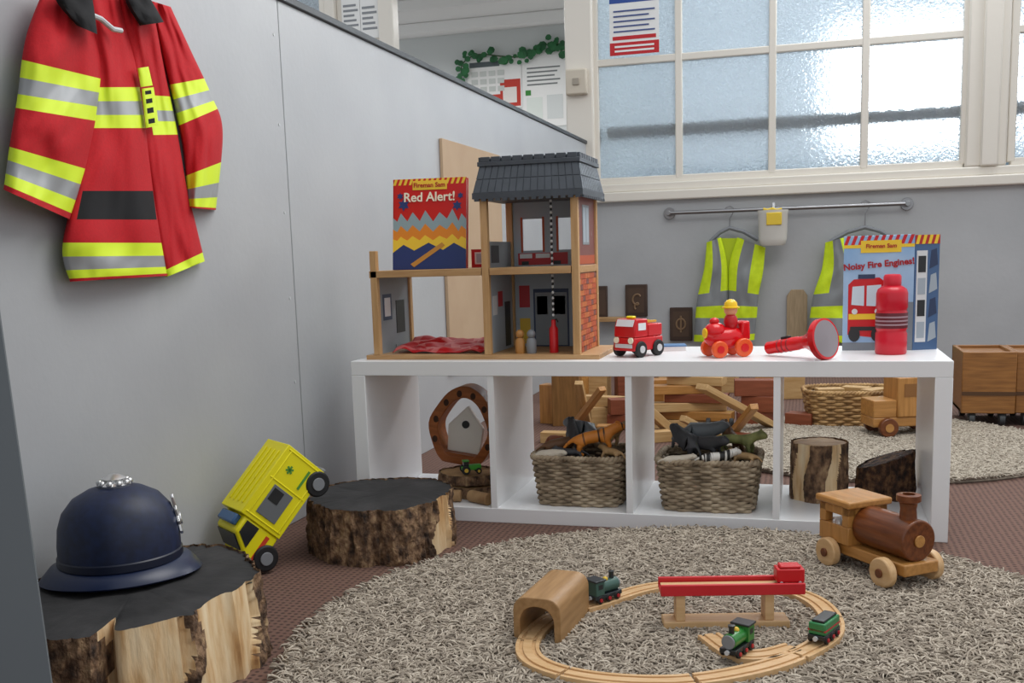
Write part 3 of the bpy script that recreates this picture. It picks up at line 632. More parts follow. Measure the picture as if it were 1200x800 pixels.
mb=MB(); mb.b2((L*.28,-.006,.015),(L*.42,.006,.0215)); build(mb,'switch',M_blk,to,bev=.002)
for k in range(3):
    mb=MB(); latx(mb,[(.0160,.04+k*.014),(.0174,.043+k*.014),(.0160,.046+k*.014)]); build(mb,'grip_ring',mat('dark_red_plastic','#8c0d14',r=.4),to)
# bottle
p=on_z(1045,416,SH)
bo=thing('drink_bottle','tall red cylinder bottle standing in front of the board book','bottle',(p.x,p.y+.034,SH))
mb=MB(); mb.lathe([(.034,0),(.0365,.004),(.0365,.05),(.0345,.054),(.0345,.058),(.0365,.062),(.0365,.1),(.0345,.103),(.0345,.108),(.0365,.112),(.0365,.146),(.033,.156),(.022,.164)],36); build(mb,'body',mat('red_bottle','#c8122a',r=.3),bo)
mb=MB(); mb.lathe([(.0195,.163),(.0205,.166),(.0205,.186),(.017,.191),(.0005,.192)],28); build(mb,'cap',mat('red_bottle_cap','#d62238',r=.35),bo)
mb=MB(); mb.lathe([(.0367,.063),(.037,.064),(.037,.099),(.0367,.1)],36); build(mb,'label_band',mat('bottle_dark','#5e1420',r=.4),bo)
for k in range(3):
    mb=MB(); mb.lathe([(.0371,.070+k*.009),(.0373,.071+k*.009),(.0373,.073+k*.009),(.0371,.074+k*.009)],36); build(mb,'label_line',mat('label_grey_line','#a08088',r=.5),bo)
# ------------------------------------------------------------------ back wall hangings
RZ=on_y(925,244,YB-.07).z
ra=on_y(783,250,YB-.07).x; rbx=on_y(1064,238,YB-.07).x
rd=thing('hanging_rail','thin steel rail mounted on the back wall under the window','rail',(0,YB,RZ))
mb=MB(); mb.cyl((ra,-.07,0),(rbx,-.07,0),.011,n=14); build(mb,'rod',M_chrome,rd)
for x in(ra,rbx):
    mb=MB(); mb.cyl((x,0,0),(x,-.012,0),.035,n=24); mb.cyl((x,-.012,0),(x,-.085,0),.015,n=16); build(mb,'bracket',M_chrome,rd,bev=.002)
M_vy=mat('hi_vis_vest','#d8f01a',r=.7,c2='#cbe516',vs=30,bump=.2,bs=120); M_vg=mat('grey_vest_tape','#85898b',r=.45)
def vest(cx,label,hookx,s=1):
    YV=YB-.10; v0=on_y(cx,400,YV); t=thing('hi_vis_vest',label,'vest',v0)
    PV=lambda x,y,o: on_y((x-854)*s+cx,y,YV-o)-v0
    def fn(u,v):
        if .50<=v<.64 or .78<=v<.92: return 1
        if v<.5 and .36<u<.74: return 1
        return 0
    cloth('front_panel',[(828,284),(825,315),(818,345),(815,370),(813,400)],[(845,278),(852,308),(853,340),(852,370),(850,402)],PV,.02,.0,[M_vy,M_vg],fn,t,seed=cx,wr=.014)
    cloth('front_panel',[(864,278),(855,308),(854,340),(853,370),(851,402)],[(897,290),(894,320),(889,345),(887,370),(884,398)],PV,.02,.004,[M_vy,M_vg],lambda u,v:fn(1-u,v),t,seed=cx+3,wr=.014)
    cloth('back_panel',[(840,279),(842,310),(842,340)],[(870,279),(872,310),(870,340)],PV,.004,-.01,[mat('vest_inside','#b3c81c',r=.8)],lambda u,v:0,t,nu=6,nv=8,wr=.002)
    z=RZ; hx=on_y(hookx,250,YB-.07).x; yy=YB-.07
    sl=on_y(cx-22*s,283,YV).x; sr=on_y(cx+34*s,285,YV).x; sz=on_y(cx,279,YV).z; top=sz+.06; h0=V((hx,yy,sz))
    h=thing('coat_hanger','grey coat hanger on the rail holding '+('the fully visible left vest' if cx<900 else 'the half hidden right vest'),'hanger',h0)
    q=lambda a: [V(p)-h0 for p in a]
    mb=MB(); mb.tube(q([(hx-.03,yy,z-.0),(hx-.022,yy,z+.018),(hx,yy,z+.026),(hx+.022,yy,z+.014),(hx+.02,yy,z-.01),(hx,yy,z-.045),(hx,yy,top)]),.004,6); build(mb,'hook',M_chrome,h)
    mb=MB(); mb.tube(q([(sl,yy,sz-.015),((sl+hx)/2,yy,sz+.035),(hx,yy,top),((sr+hx)/2,yy,sz+.035),(sr,yy,sz-.015)]),.012,8); build(mb,'shoulder_bar',M_gry,h)
vest(854,'yellow hi-vis vest with grey stripes, fully visible above the red toy engine',855)
vest(1003,'yellow hi-vis vest with grey stripes, half hidden behind the board book',1014,1.38)
p=on_y(906,266,YB-.12); cpx=(on_y(924,266,YB-.12).x-on_y(888,266,YB-.12).x)/2
cu=thing('hanging_pot','off-white plastic pot hooked on the steel rail between the vests','pot',(p.x,YB-.16,p.z-.105))
mb=MB(); mb.lathe([(cpx*.70,0),(cpx*.84,.010),(cpx*.92,.04),(cpx*.97,.18),(cpx*1.0,.185),(cpx*1.0,.2),(cpx*.93,.2),(cpx*.76,.01),(.0005,.008)],32,sy=.5); build(mb,'pot',mat('pot_white','#cfccc4',r=.4),cu)
mb=MB(); mb.tube([(0,.04,.18),(0,.09,.24),(0,.1,.225)],.008,6); build(mb,'hook',M_lgry,cu)
mb=MB(); mb.b2((-.035,-cpx*.5-.004,.115),(.05,-cpx*.44,.185)); build(mb,'front_patch',mat('sponge_yellow','#e8c848',r=.9),cu,bev=.004)
mb=MB(); mb.prism([(-.05,.15),(.045,.15),(.05,.212),(.02,.205),(.0,.216),(-.03,.208),(-.055,.216)],-.02,.02,'y')
build(mb,'folded_cloth',MC['sponge_yellow'],loc=(p.x,YB-.16,p.z-.105),bev=.006,label='yellow cloth poking out of the off-white hanging pot',cat='cloth')
def picture(label,x0,y0,x1,y1,kind):
    a=on_y(x0,y1,YB-.03); bq=on_y(x1,y0,YB-.03); w=bq.x-a.x;h=bq.z-a.z
    t=thing('carved_plaque',label,'plaque',(a.x,YB,a.z))
    mb=MB(); mb.b2((0,-.03,0),(w,0,h)); build(mb,'board',mat('plaque_brown','#4b372b',r=.6,c2='#3c2b21',vs=10),t,bev=.004)
    mb=MB(); mb.rect(w*.14,h*.12,w*.86,h*.88,-.03,0,.002); build(mb,'inset',mat('plaque_inset','#523e30',r=.7),t)
    if kind:
        mb=MB(); cx,cz=w/2,h/2; r=w*.2
        if kind==1:
            mb.tube([(cx+r*(1-k/26)*math.cos(k*.55),-.034,cz+.25*h*(.5-k/13)+r*(1-k/26)*math.sin(k*.55)) for k in range(20)],.006,6)
        else:
            mb.tube([(cx+r*math.cos(k*.42),-.034,cz+r*1.2*math.sin(k*.42)) for k in range(15)],.006,6,True); mb.tube([(cx,-.034,cz-h*.25),(cx,-.034,cz+h*.25)],.006,6)
        build(mb,'carving',mat('plaque_carving','#84694e',r=.6),t)
picture('narrow dark wooden plaque at the right edge of the toy station',700,335,711,373,0)
picture('dark wooden plaque with a carved scroll, above the red fire truck',733,333,758,371,1)
picture('dark wooden plaque with a carved ring, lowest, left of the hi-vis vest',785,360,811,399,2)
a=on_y(699,377,YB-.1)
mb=MB(); mb.b2((0,-.12,0),(.17,0,.025)); build(mb,'wall_ledge',M_ply,loc=(a.x,YB,a.z),label='short wooden wall ledge beneath the plaques beside the toy station',cat='ledge',bev=.003)
pb=on_y(933,440,YB-.06)
a=on_y(921,440,YB-.06).x; bq=on_y(945,440,YB-.06).x
mb=MB(); w=bq-a; mb.prism([(-w/2,0),(w/2,0),(w/2,.405),(w*.3,.44),(-w*.3,.44),(-w/2,.405)],-.02,.0,'y')
build(mb,'upright_plank',wood('grey_pale_plank','#b39c7d','#9c8768',2),loc=(pb.x,YB-.004,0),label='pale round-topped plank standing upright against the back wall',cat='plank',bev=.003)
# ------------------------------------------------------------------ rugs
def rug(name,label,c,R,N,seed,cols,ln=.034,ht=.020,rad=.0030):
    rs=np.random.RandomState(seed)
    mt=bpy.data.materials.new(name+'_yarn'); mt.use_nodes=True; q=mt.node_tree; bs=q.nodes['Principled BSDF']; bs.inputs['Roughness'].default_value=.9
    at=q.nodes.new('ShaderNodeAttribute'); at.attribute_name='tint'; rp=q.nodes.new('ShaderNodeValToRGB')
    rp.color_ramp.elements[0].color=lin(cols[0]); rp.color_ramp.elements[1].color=lin(cols[2]); e=rp.color_ramp.elements.new(.5); e.color=lin(cols[1])
    q.links.new(at.outputs['Fac'],rp.inputs[0]); q.links.new(rp.outputs[0],bs.inputs['Base Color'])
    t=thing(name,label,'rug',c)
    m=MB(); m.lathe([(R-.012,0),(R-.008,.004),(R-.012,.008)],96); build(m,'backing',mat(name+'_backing',cols[1],r=.95),t)
    r=R*np.sqrt(rs.rand(N)); a=rs.rand(N)*2*np.pi; bx=r*np.cos(a)*.985; by=r*np.sin(a)*.985
    d=rs.rand(N)*2*np.pi; l=ln*(.65+.6*rs.rand(N)); hz=ht*(.6+.55*rs.rand(N)); bend=(rs.rand(N)-.5)*1.1
    K=5; nS=4; P=np.zeros((N,K,3))
    for k in range(K):
        s=k/(K-1); dd=d+bend*s
        P[:,k,0]=bx+np.cos(dd)*l*s; P[:,k,1]=by+np.sin(dd)*l*s; P[:,k,2]=.006+hz*np.sin(np.pi*(.08+.62*s))
    rr=np.sqrt(P[:,:,0]**2+P[:,:,1]**2); f=np.where(rr>R+.012,(R+.012)/rr,1); P[:,:,0]*=f; P[:,:,1]*=f
    side=np.stack([-np.sin(d),np.cos(d),np.zeros(N)],1); up=np.array([0,0,1.0])
    radk=np.array([.8,1,1,.9,.4])*rad
    Vt=np.zeros((N,K,nS,3))
    for s in range(nS):
        an=2*np.pi*s/nS+.4
        Vt[:,:,s,:]=P+(side[:,None,:]*math.cos(an)+up*math.sin(an))*radk[None,:,None]
    base=(np.arange(N)*K*nS)[:,None]
    fc=[]
    for k in range(K-1):
        for s in range(nS): fc.append((k*nS+s,k*nS+(s+1)%nS,(k+1)*nS+(s+1)%nS,(k+1)*nS+s))
    fc.append(tuple((K-1)*nS+s for s in range(nS)))
    fc=np.array(fc); FA=(base[:,:,None]+fc[None]).reshape(-1,4)
    me=bpy.data.meshes.new('pile'); me.vertices.add(N*K*nS); me.vertices.foreach_set('co',Vt.reshape(-1))
    nf=len(FA); me.loops.add(nf*4); me.loops.foreach_set('vertex_index',FA.reshape(-1).astype(np.int32))
    me.polygons.add(nf); me.polygons.foreach_set('loop_start',(np.arange(nf)*4).astype(np.int32)); me.polygons.foreach_set('use_smooth',np.ones(nf,dtype=bool))
    me.update(calc_edges=True)
    ti=me.attributes.new('tint','FLOAT','POINT'); ti.data.foreach_set('value',np.repeat(rs.rand(N),K*nS).astype(np.float32))
    me.materials.append(mt); o=bpy.data.objects.new('pile',me); C.objects.link(o); o.parent=t; o['kind']='stuff'
    return t
rug('shag_rug','large round grey-beige shaggy rug under the train track',(-.155,1.695,0.0),.725,110000,3,('#7b7064','#9e9283','#c3b8a8'),ln=.036,ht=.021,rad=.0020)
rug('shag_rug','round pale beige rug behind the white shelf',(.22,3.66,0.0),.60,42000,5,('#94897b','#a99f90','#bfb5a5'),ln=.026,ht=.012,rad=.0024)
RZT=.024
# ------------------------------------------------------------------ track
tp=[on_z(x,y,RZT+.012) for x,y in((620,748),(628,773),(690,791),(790,796),(880,783),(940,763),(975,737),(963,708),(922,690),(840,681),(765,686),(703,704),(650,721))]
def sweep(pts,name,label,closed=False):
    prof=[(-.02,0),(.02,0),(.02,.012),(.0135,.012),(.0135,.009),(.0075,.009),(.0075,.012),(-.0075,.012),(-.0075,.009),(-.0135,.009),(-.0135,.012),(-.02,.012)]
    o=pts[len(pts)//2]; vs=[];fs=[];n=len(prof);N=len(pts)
    for i,p in enumerate(pts):
        d=(pts[min(i+1,N-1)]-pts[max(i-1,0)]); d.z=0; d.normalize(); s=V((-d.y,d.x,0))
        for a,h in prof: vs.append((p.x+s.x*a-o.x,p.y+s.y*a-o.y,h))
    for i in range(N-1):
        for k in range(n): fs.append((i*n+k,i*n+(k+1)%n,(i+1)*n+(k+1)%n,(i+1)*n+k))
    fs.append(tuple(reversed(range(12)))); fs.append(tuple((N-1)*n+k for k in range(12)))
    m=MB(); m.add(vs,fs); return build(m,name,M_beech,loc=(o.x,o.y,RZT),label=label,cat='track',group='wooden train track pieces on the rug',bev=.0006,ang=30)
TL=['track piece leaving the near end of the wooden tunnel','curved track piece at the loop front left','front track piece nearest the camera','front right track piece below the green engine','right end track piece under the green tender','back right track piece past the bridge end','back track piece behind the red bridge','back left track piece under the dark engine and tunnel']
for k in range(8):
    a=k/8; pts=[cat(tp,a+.002+(1/8-.004)*j/14,True) for j in range(15)]
    sweep(pts,'track_piece',TL[k])
bpth=[on_z(x,y,RZT+.012) for x,y in((930,757),(898,765),(863,764),(830,742))]
sweep([cat(bpth,j/12) for j in range(13)],'track_piece','short branch track inside the loop under the green engine')
def near(px,py):
    q=on_z(px,py,RZT+.012); best=min(((cat(tp,k/400,True)-q).length,k/400) for k in range(400)); u=best[1]
    p=cat(tp,u,True); d=cat(tp,u+.01,True)-cat(tp,u-.01,True); return p,math.atan2(d.y,d.x)
# tunnel
ta=on_z(628,754,RZT); tb=on_z(666,714,RZT); tm=(ta+tb)/2
tdir=(tb-ta); trz=math.atan2(tdir.y,tdir.x); TLn=.165
def archpts(w,h,r,n=7):
    o=[(-w,0),(-w,(h-r)*.5)]
    for k in range(n+1):
        t=math.pi-k*math.pi/2/n; o.append((-w+r+r*math.cos(t),h-r+r*math.sin(t)))
    for k in range(n+1):
        t=math.pi/2-k*math.pi/2/n; o.append((w-r+r*math.cos(t),h-r+r*math.sin(t)))
    o+=[(w,(h-r)*.5),(w,0)]; return o
ou=archpts(.043,.078,.024); inn=archpts(.031,.062,.028); n=len(ou)
vs=[(-TLn/2,a,bq) for a,bq in ou]+[(-TLn/2,a,bq) for a,bq in inn]+[(TLn/2,a,bq) for a,bq in ou]+[(TLn/2,a,bq) for a,bq in inn]
fs=[]
for i in range(n-1):
    fs+=[(i,i+1,n+i+1,n+i),(2*n+i,2*n+i+1,3*n+i+1,3*n+i),(i,i+1,2*n+i+1,2*n+i),(n+i,n+i+1,3*n+i+1,3*n+i)]
fs+=[(0,n,3*n,2*n),(n-1,2*n-1,4*n-1,3*n-1)]
mb=MB(); mb.add(vs,fs)
build(mb,'train_tunnel',wood('tunnel_wood','#a98357','#8f6b41',0,r=.5),loc=(tm.x,tm.y,RZT+.0005),rz=trz,label='rounded wooden train tunnel straddling the left of the track loop',cat='tunnel',bev=.0015)
# bridge
ba=on_z(778,738,RZT); bb=on_z(926,736,RZT); bd=(bb-ba); brz=math.atan2(bd.y,bd.x); BL=bd.length
br=thing('toy_bridge','red-topped wooden toy bridge standing inside the track loop','bridge',(ba.x,ba.y,RZT),brz)
mb=MB(); mb.b2((0,0,0),(BL,.045,.014)); build(mb,'base_plank',M_beech,br,bev=.002)
for x in(.03,BL-.035):
    mb=MB(); mb.b2((x-.008,.004,.014),(x+.008,.041,.062)); build(mb,'pier',M_beech,br,bev=.001)
mb=MB(); mb.b2((-.005,-.002,.062),(BL+.025,.047,.070)); mb.b2((-.005,-.004,.062),(BL+.025,.003,.082)); mb.b2((-.005,.042,.062),(BL+.025,.049,.082)); build(mb,'deck',mat('bridge_red','#c41c27',r=.4),br,bev=.0015)
mb=MB(); mb.b2((-.002,.006,.070),(BL+.02,.039,.074)); build(mb,'deck_track',M_beech,br)
rot=Matrix.Rotation(brz,3,'Z'); cpos=V((ba.x,ba.y,RZT))+rot@V((BL+.002,.0225,.0742))
rc=thing('toy_wagon','small red wagon parked at the right end of the bridge','toy vehicle',cpos,brz)
mb=MB(); mb.b2((-.024,-.0155,.006),(.024,.0155,.03)); mb.b2((-.018,-.013,.03),(.018,.013,.035)); build(mb,'body',M_red,rc,bev=.002)
for x in(-.016,.016):
    for s in(-1,1): wheel(rc,x,s*.013,.006,.006,.004,M_blk,M_lgry,s)
def engine(label,pos,rz,c,c2,wag=False):
    t=thing('toy_engine' if not wag else 'toy_tender',label,'toy vehicle',pos,rz)
    a=mat('eng_'+c,'#'+c,r=.3); bq=mat('eng_'+c2,'#'+c2,r=.35)
    mb=MB(); mb.b2((-.034,-.0145,.008),(.034,.0145,.016)); build(mb,'chassis',bq,t,bev=.001)
    if not wag:
        mb=MB(); mb.cyl((-.012,0,.027),(.03,0,.027),.0125,n=20); build(mb,'boiler',a,t,bev=.001)
        mb=MB(); mb.cyl((.030,0,.027),(.0335,0,.027),.0115,n=20); build(mb,'boiler_front',M_gry,t,bev=.001)
        mb=MB(); mb.b2((-.033,-.015,.016),(-.011,.015,.042)); build(mb,'cab',a,t,bev=.001)
        mb=MB(); mb.b2((-.036,-.017,.042),(-.008,.017,.046)); build(mb,'cab_roof',bq,t,bev=.0015)
        mb=MB(); mb.b2((-.027,-.0153,.028),(-.016,.0153,.037)); build(mb,'window',PBk,t)
        mb=MB(); mb.lathe([(.005,.036),(.0045,.046),(.006,.052),(.0005,.0525)],14,c=(.02,0,0)); build(mb,'funnel',bq,t)
        mb=MB(); mb.sph((.004,0,.039),.0055,n=12,m=8); build(mb,'dome',PY,t)
    else:
        mb=MB(); mb.b2((-.031,-.0145,.016),(.031,.0145,.036)); build(mb,'body',a,t,bev=.002)
        mb=MB(); mb.b2((-.027,-.0105,.036),(.027,.0105,.040)); build(mb,'load',bq,t,bev=.001)
        mb=MB(); mb.b2((-.031,-.0149,.022),(.031,.0149,.025)); build(mb,'stripe',PR,t)
    for x in(-.022,0,.022):
        for s in(-1,1): wheel(t,x,s*.0135,.0075,.0075,.005,M_blk,PR,s)
    for e in((.034,.038),(-.038,-.034)):
        mb=MB(); mb.cyl((e[0],0,.011),(e[1],0,.011),.004,n=10); build(mb,'coupling',M_lgry,t)
zt_=RZT+.0122
p,a=near(712,704); engine('dark grey-green toy engine coming out of the tunnel',(p.x,p.y,zt_),a+math.pi,'3f5f56','262d31')
p=cat(bpth,.66); engine('bright green toy engine with black trim facing the camera',(p.x,p.y,zt_),math.radians(-112),'2f7a33','1c1f20')
p,a=near(966,748); engine('green and black toy tender on the right bend of the track',(p.x,p.y,zt_),a,'2a7a45','1f2324',wag=True)
# ------------------------------------------------------------------ big wooden locomotive
A=on_z(966,663,RZT); B=on_z(1030,689,RZT); Cc=on_z(1098,681,RZT)
fw=(B-A); WB=fw.length; fw.normalize(); lfw=V((-fw.y,fw.x,0)); TW=.135
org=(A+B)/2+lfw*(TW/2)
lo=thing('wooden_locomotive','large varnished wooden locomotive with dark boiler at the rug edge','toy vehicle',M=basis(V((org.x,org.y,RZT)),fw,lfw,V((0,0,1))))
hw=WB/2
mb=MB(); mb.b2((-hw-.045,-.042,.028),(hw+.04,.042,.052)); build(mb,'chassis',M_oakx,lo,bev=.003)
mb=MB(); mb.b2((-hw-.04,-.05,.052),(-hw+.05,.05,.09))
for x in(-hw-.030,-hw+.040):
    for y in(-.04,.04): mb.b2((x-.010,y-.010,.09),(x+.010,y+.010,.13))
mb.b2((-hw-.04,-.05,.112),(-hw+.05,.05,.13)); build(mb,'cab',M_oakz,lo,bev=.002)
mb=MB(); mb.b2((-hw-.048,-.056,.13),(-hw+.058,.056,.145)); build(mb,'cab_roof',M_oakx,lo,bev=.004)
mb=MB(); mb.cyl((-hw+.05,0,.092),(hw+.03,0,.092),.041,n=40); build(mb,'boiler',M_mahog,lo,bev=.003)
mb=MB(); mb.cyl((hw+.0302,0,.092),(hw+.034,0,.092),.012,n=20); build(mb,'boiler_knob',M_oakx,lo,bev=.001)
mb=MB(); mb.lathe([(.017,.128),(.015,.15),(.017,.162),(.023,.166),(.023,.178),(.012,.179),(.012,.170),(.0005,.169)],26,c=(hw-.0,0,0)); build(mb,'chimney',M_mahog,lo)
for x in(-hw,hw):
    mb=MB(); mb.cyl((x,-TW/2+.005,.03),(x,TW/2-.005,.03),.006,n=12); build(mb,'axle',M_mahog,lo)
    for s in(-1,1):
        mb=MB(); mb.cyl((x,s*(TW/2-.018),.03),(x,s*(TW/2),.03),.03,n=32); w=build(mb,'wheel',M_beech,lo,bev=.003)
        mb=MB(); mb.cyl((x,s*TW/2,.03),(x,s*(TW/2+.004),.03),.009,n=16); build(mb,'hub',M_mahog,w,bev=.001)
# ------------------------------------------------------------------ wicker baskets
M_wick=ramp3('grey_wicker',[(.3,'#71624f'),(.5,'#9c8a72'),(.7,'#c3b298')],25,(1,1,1),r=.75,bump=.3)
M_wick2=ramp3('tan_wicker',[(.3,'#7a5b37'),(.5,'#a98454'),(.7,'#caa671')],25,(1,1,1),r=.7,bump=.3)
M_shade_liner=mat('basket_shadow','#4a3f33',r=.9)  # dark inner wall added to stop see-through, basket shade in its colour
def basket(label,loc,rz,w,d,h,m,rows=16,nst=36,tr=.0046,e=.36):
    t=thing('wicker_basket',label,'basket',loc,rz)
    def pt(th,s,o=0):
        c,sn=math.cos(th),math.sin(th)
        return ((w/2*s+o)*math.copysign(abs(c)**e,c),(d/2*s+o)*math.copysign(abs(sn)**e,sn))
    NP=nst*5
    raw=[pt(2*math.pi*i/2000,1) for i in range(2001)]; cum=[0]
    for i in range(2000): cum.append(cum[-1]+math.dist(raw[i],raw[i+1]))
    def ths(n):
        o=[];j=0
        for i in range(n):
            tgt=cum[-1]*i/n
            while cum[j+1]<tgt: j+=1
            o.append(2*math.pi*(j+(tgt-cum[j])/max(cum[j+1]-cum[j],1e-9))/2000)
        return o
    TN=ths(NP); TS=ths(nst*2)[1::2]; TR=ths(180)
    sc=lambda z:.88+.12*z/h
    mb=MB()
    for k in range(rows):
        z=tr+(h-2*tr)*k/(rows-1); pts=[]
        for i,th in enumerate(TN):
            x,y=pt(th,sc(z),.0036*math.cos(math.pi*i/5+k*math.pi)-.006); pts.append((x,y,z+.001*math.sin(i*.3+k)))
        mb.tube(pts,tr,6,True)
    build(mb,'weave',m,t,ang=60)
    mb=MB()
    for th in TS: mb.tube([(*pt(th,sc(0),-.007),.002),(*pt(th,sc(h),-.007),h)],.0034,6)
    build(mb,'stakes',m,t)
    mb=MB()
    for o in(0,math.pi):
        pts=[]
        for i,th in enumerate(TR):
            f=2*math.pi*i/180; x,y=pt(th,1.0,-.005+.004*math.cos(36*f+o)); pts.append((x,y,h+.002+.004*math.sin(36*f+o)))
        mb.tube(pts,.0052,6,True)
    build(mb,'rim',m,t,ang=60)
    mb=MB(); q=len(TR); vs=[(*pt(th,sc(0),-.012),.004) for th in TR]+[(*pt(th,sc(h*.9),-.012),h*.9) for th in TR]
    mb.add(vs,[(i,(i+1)%q,q+(i+1)%q,q+i) for i in range(q)]+[tuple(range(q))]); build(mb,'shade_liner',M_shade_liner,t)
    return t
BZ=T
b1=on_z(674,596,BZ); b2_=on_z(827,603,BZ)
b1=V((b1.x,b1.y+.112,BZ)); b2_=V((b2_.x,b2_.y+.112,BZ)); BHt=.125
basket('wicker basket of toy animals in the second cube, topped by an orange one',b1,0,.252,.215,BHt,M_wick)
basket('wicker basket of toy animals in the third cube, topped by dark grey ones',b2_,0,.262,.215,BHt,M_wick)
def skin(vs,es,rs,sub=1):
    me=bpy.data.meshes.new('sk'); me.from_pydata(vs,es,[]); o=bpy.data.objects.new('sk',me); C.objects.link(o)
    o.modifiers.new('s','SKIN')
    for i,r in enumerate(rs): me.skin_vertices[0].data[i].radius=(r,r)
    u=o.modifiers.new('u','SUBSURF'); u.levels=sub; u.render_levels=sub
    dg=bpy.context.evaluated_depsgraph_get(); dg.update()
    m2=bpy.data.meshes.new_from_object(o.evaluated_get(dg)); bpy.data.objects.remove(o); return m2
def animal(name,label,loc,rz,s,m,rx=0,ry=0,fat=1,neck=0,tail=1,head=1):
    s*=.86
    vs=[(0,0,.045),(-.045,0,.045),(.045,0,.047),(.062,0,.06+neck),(.085,0,.066+neck),(.108,0,.058+neck),(-.065,0,.047),(-.085,0,.035),(-.1,0,.02*tail)]
    es=[(0,1),(0,2),(2,3),(3,4),(4,5),(1,6),(6,7),(7,8)]; rs=[.022*fat,.021*fat,.023*fat,.016*fat,.016*head,.009*head,.008,.005,.004]
    for x,par,kn in((.042,2,.006),(-.045,1,-.008)):
        for y in(-.016,.016):
            i=len(vs); vs+=[(x,y,.03),(x+kn,y*1.1,.014),(x,y*1.1,-.002),(x+.008,y*1.1,-.004)]; es+=[(par,i),(i,i+1),(i+1,i+2),(i+2,i+3)]; rs+=[.011*fat,.0075,.006,.006]
    for y in(-.009,.009):
        i=len(vs); vs.append((.08,y*1.3,.082+neck)); es.append((4,i)); rs.append(.004)
    me=skin([tuple(c*s for c in v) for v in vs],es,[r*s for r in rs]); me.materials.append(m)
    me.polygons.foreach_set('use_smooth',[True]*len(me.polygons))
    o=bpy.data.objects.new(name,me); C.objects.link(o); o.location=loc; o.rotation_euler=(rx,ry,rz)
    return tag(o,label,'toy animal','toy animals in the '+('left' if loc[0]<(b1.x+b2_.x)/2 else 'right')+' basket')
tigm=mat('tiger_orange','#cf7f2c',r=.5,c2='#3b2414',vs=12,st=(9,.6,.6),lo=.58,hi=.64)
zebm=mat('zebra_stripes','#d9d6cf',r=.5,c2='#1d1c1b',vs=12,st=(10,.6,.6),lo=.49,hi=.53)
darkm=mat('dark_grey_toy','#3d3d40',r=.6,c2='#2c2c2f',vs=20); brnm=mat('brown_toy','#6b4a30',r=.6,c2='#54371f',vs=15); tanm=mat('tan_toy','#b8966a',r=.6,c2='#9a7a50',vs=15); grnm=mat('green_grey_toy','#8d9058',r=.6,c2='#5a6038',vs=30); hipm=mat('blue_grey_toy','#63686c',r=.5); whtm=mat('cream_toy','#d2c9ba',r=.6,c2='#b9ae9c',vs=15)
TZ=BZ+BHt
animal('toy_tiger','orange striped toy tiger lying across the top of the left basket',(b1.x+.04,b1.y-.04,TZ+.016),.25,.95,tigm,rx=.25,ry=-.15)
animal('toy_hippo','blue-grey toy hippo at the back of the left basket',(b1.x-.02,b1.y+.055,TZ+.022),2.6,.8,hipm,fat=1.4,rx=.3)
animal('toy_bear','dark brown toy bear on the left side of the left basket',(b1.x-.065,b1.y-.03,TZ+.004),.6,.7,brnm,fat=1.2,rx=.5)
animal('toy_horse','tan toy horse tucked behind the tiger in the left basket',(b1.x+.05,b1.y+.05,TZ+.02),-.6,.75,tanm,neck=.015,rx=-.4)
animal('toy_wolf','small black toy wolf at the front of the left basket',(b1.x-.015,b1.y-.078,TZ-.004),3.4,.55,darkm,rx=.6)
animal('toy_sheep','cream toy animal lying at the front left of the left basket',(b1.x-.075,b1.y-.07,TZ-.004),.1,.55,whtm,fat=1.3,rx=.9)
animal('toy_cow','dark toy animal standing tallest at the middle of the left basket',(b1.x-.03,b1.y+.01,TZ+.022),1.9,.75,darkm,fat=1.1,ry=-.3)
animal('toy_lion','light brown toy animal at the right front corner of the left basket',(b1.x+.085,b1.y-.07,TZ-.004),2.6,.55,tanm,rx=.4)
animal('toy_pig','reddish brown toy animal wedged at the left end of the left basket',(b1.x-.09,b1.y+.02,TZ+.004),-.9,.6,mat('rust_toy','#8a4a2c',r=.6),fat=1.3,rx=-.4)
animal('toy_gorilla','dark grey toy gorilla at the left of the right basket',(b2_.x-.065,b2_.y-.02,TZ+.016),2.4,.75,darkm,fat=1.4,rx=.1,ry=-.3)
animal('toy_rhino','black toy rhino beside the gorilla in the right basket',(b2_.x-.005,b2_.y-.03,TZ+.010),-.5,.75,darkm,fat=1.3,rx=.1)
animal('toy_zebra','striped toy zebra at the front of the right basket',(b2_.x+.02,b2_.y-.078,TZ-.002),.3,.64,zebm,neck=.012,rx=.7)
animal('toy_elephant','charcoal toy elephant at the back of the right basket',(b2_.x-.03,b2_.y+.05,TZ+.020),.2,.85,hipm,fat=1.4,head=1.3)
animal('toy_crocodile','green-brown toy crocodile at the right of the right basket',(b2_.x+.07,b2_.y-.005,TZ+.014),-.3,.88,grnm,fat=.8,rx=.2)
animal('toy_lizard','small tan toy animal hanging over the right basket rim',(b2_.x+.088,b2_.y-.072,TZ-.004),2.8,.55,tanm,rx=.5)
animal('toy_goat','cream toy animal at the front left corner of the right basket',(b2_.x-.075,b2_.y-.08,TZ-.006),.2,.55,whtm,rx=.8)
animal('toy_deer','brown toy animal sticking up at the back right of the right basket',(b2_.x+.05,b2_.y+.05,TZ+.016),2.2,.7,brnm,neck=.01,ry=-.3)
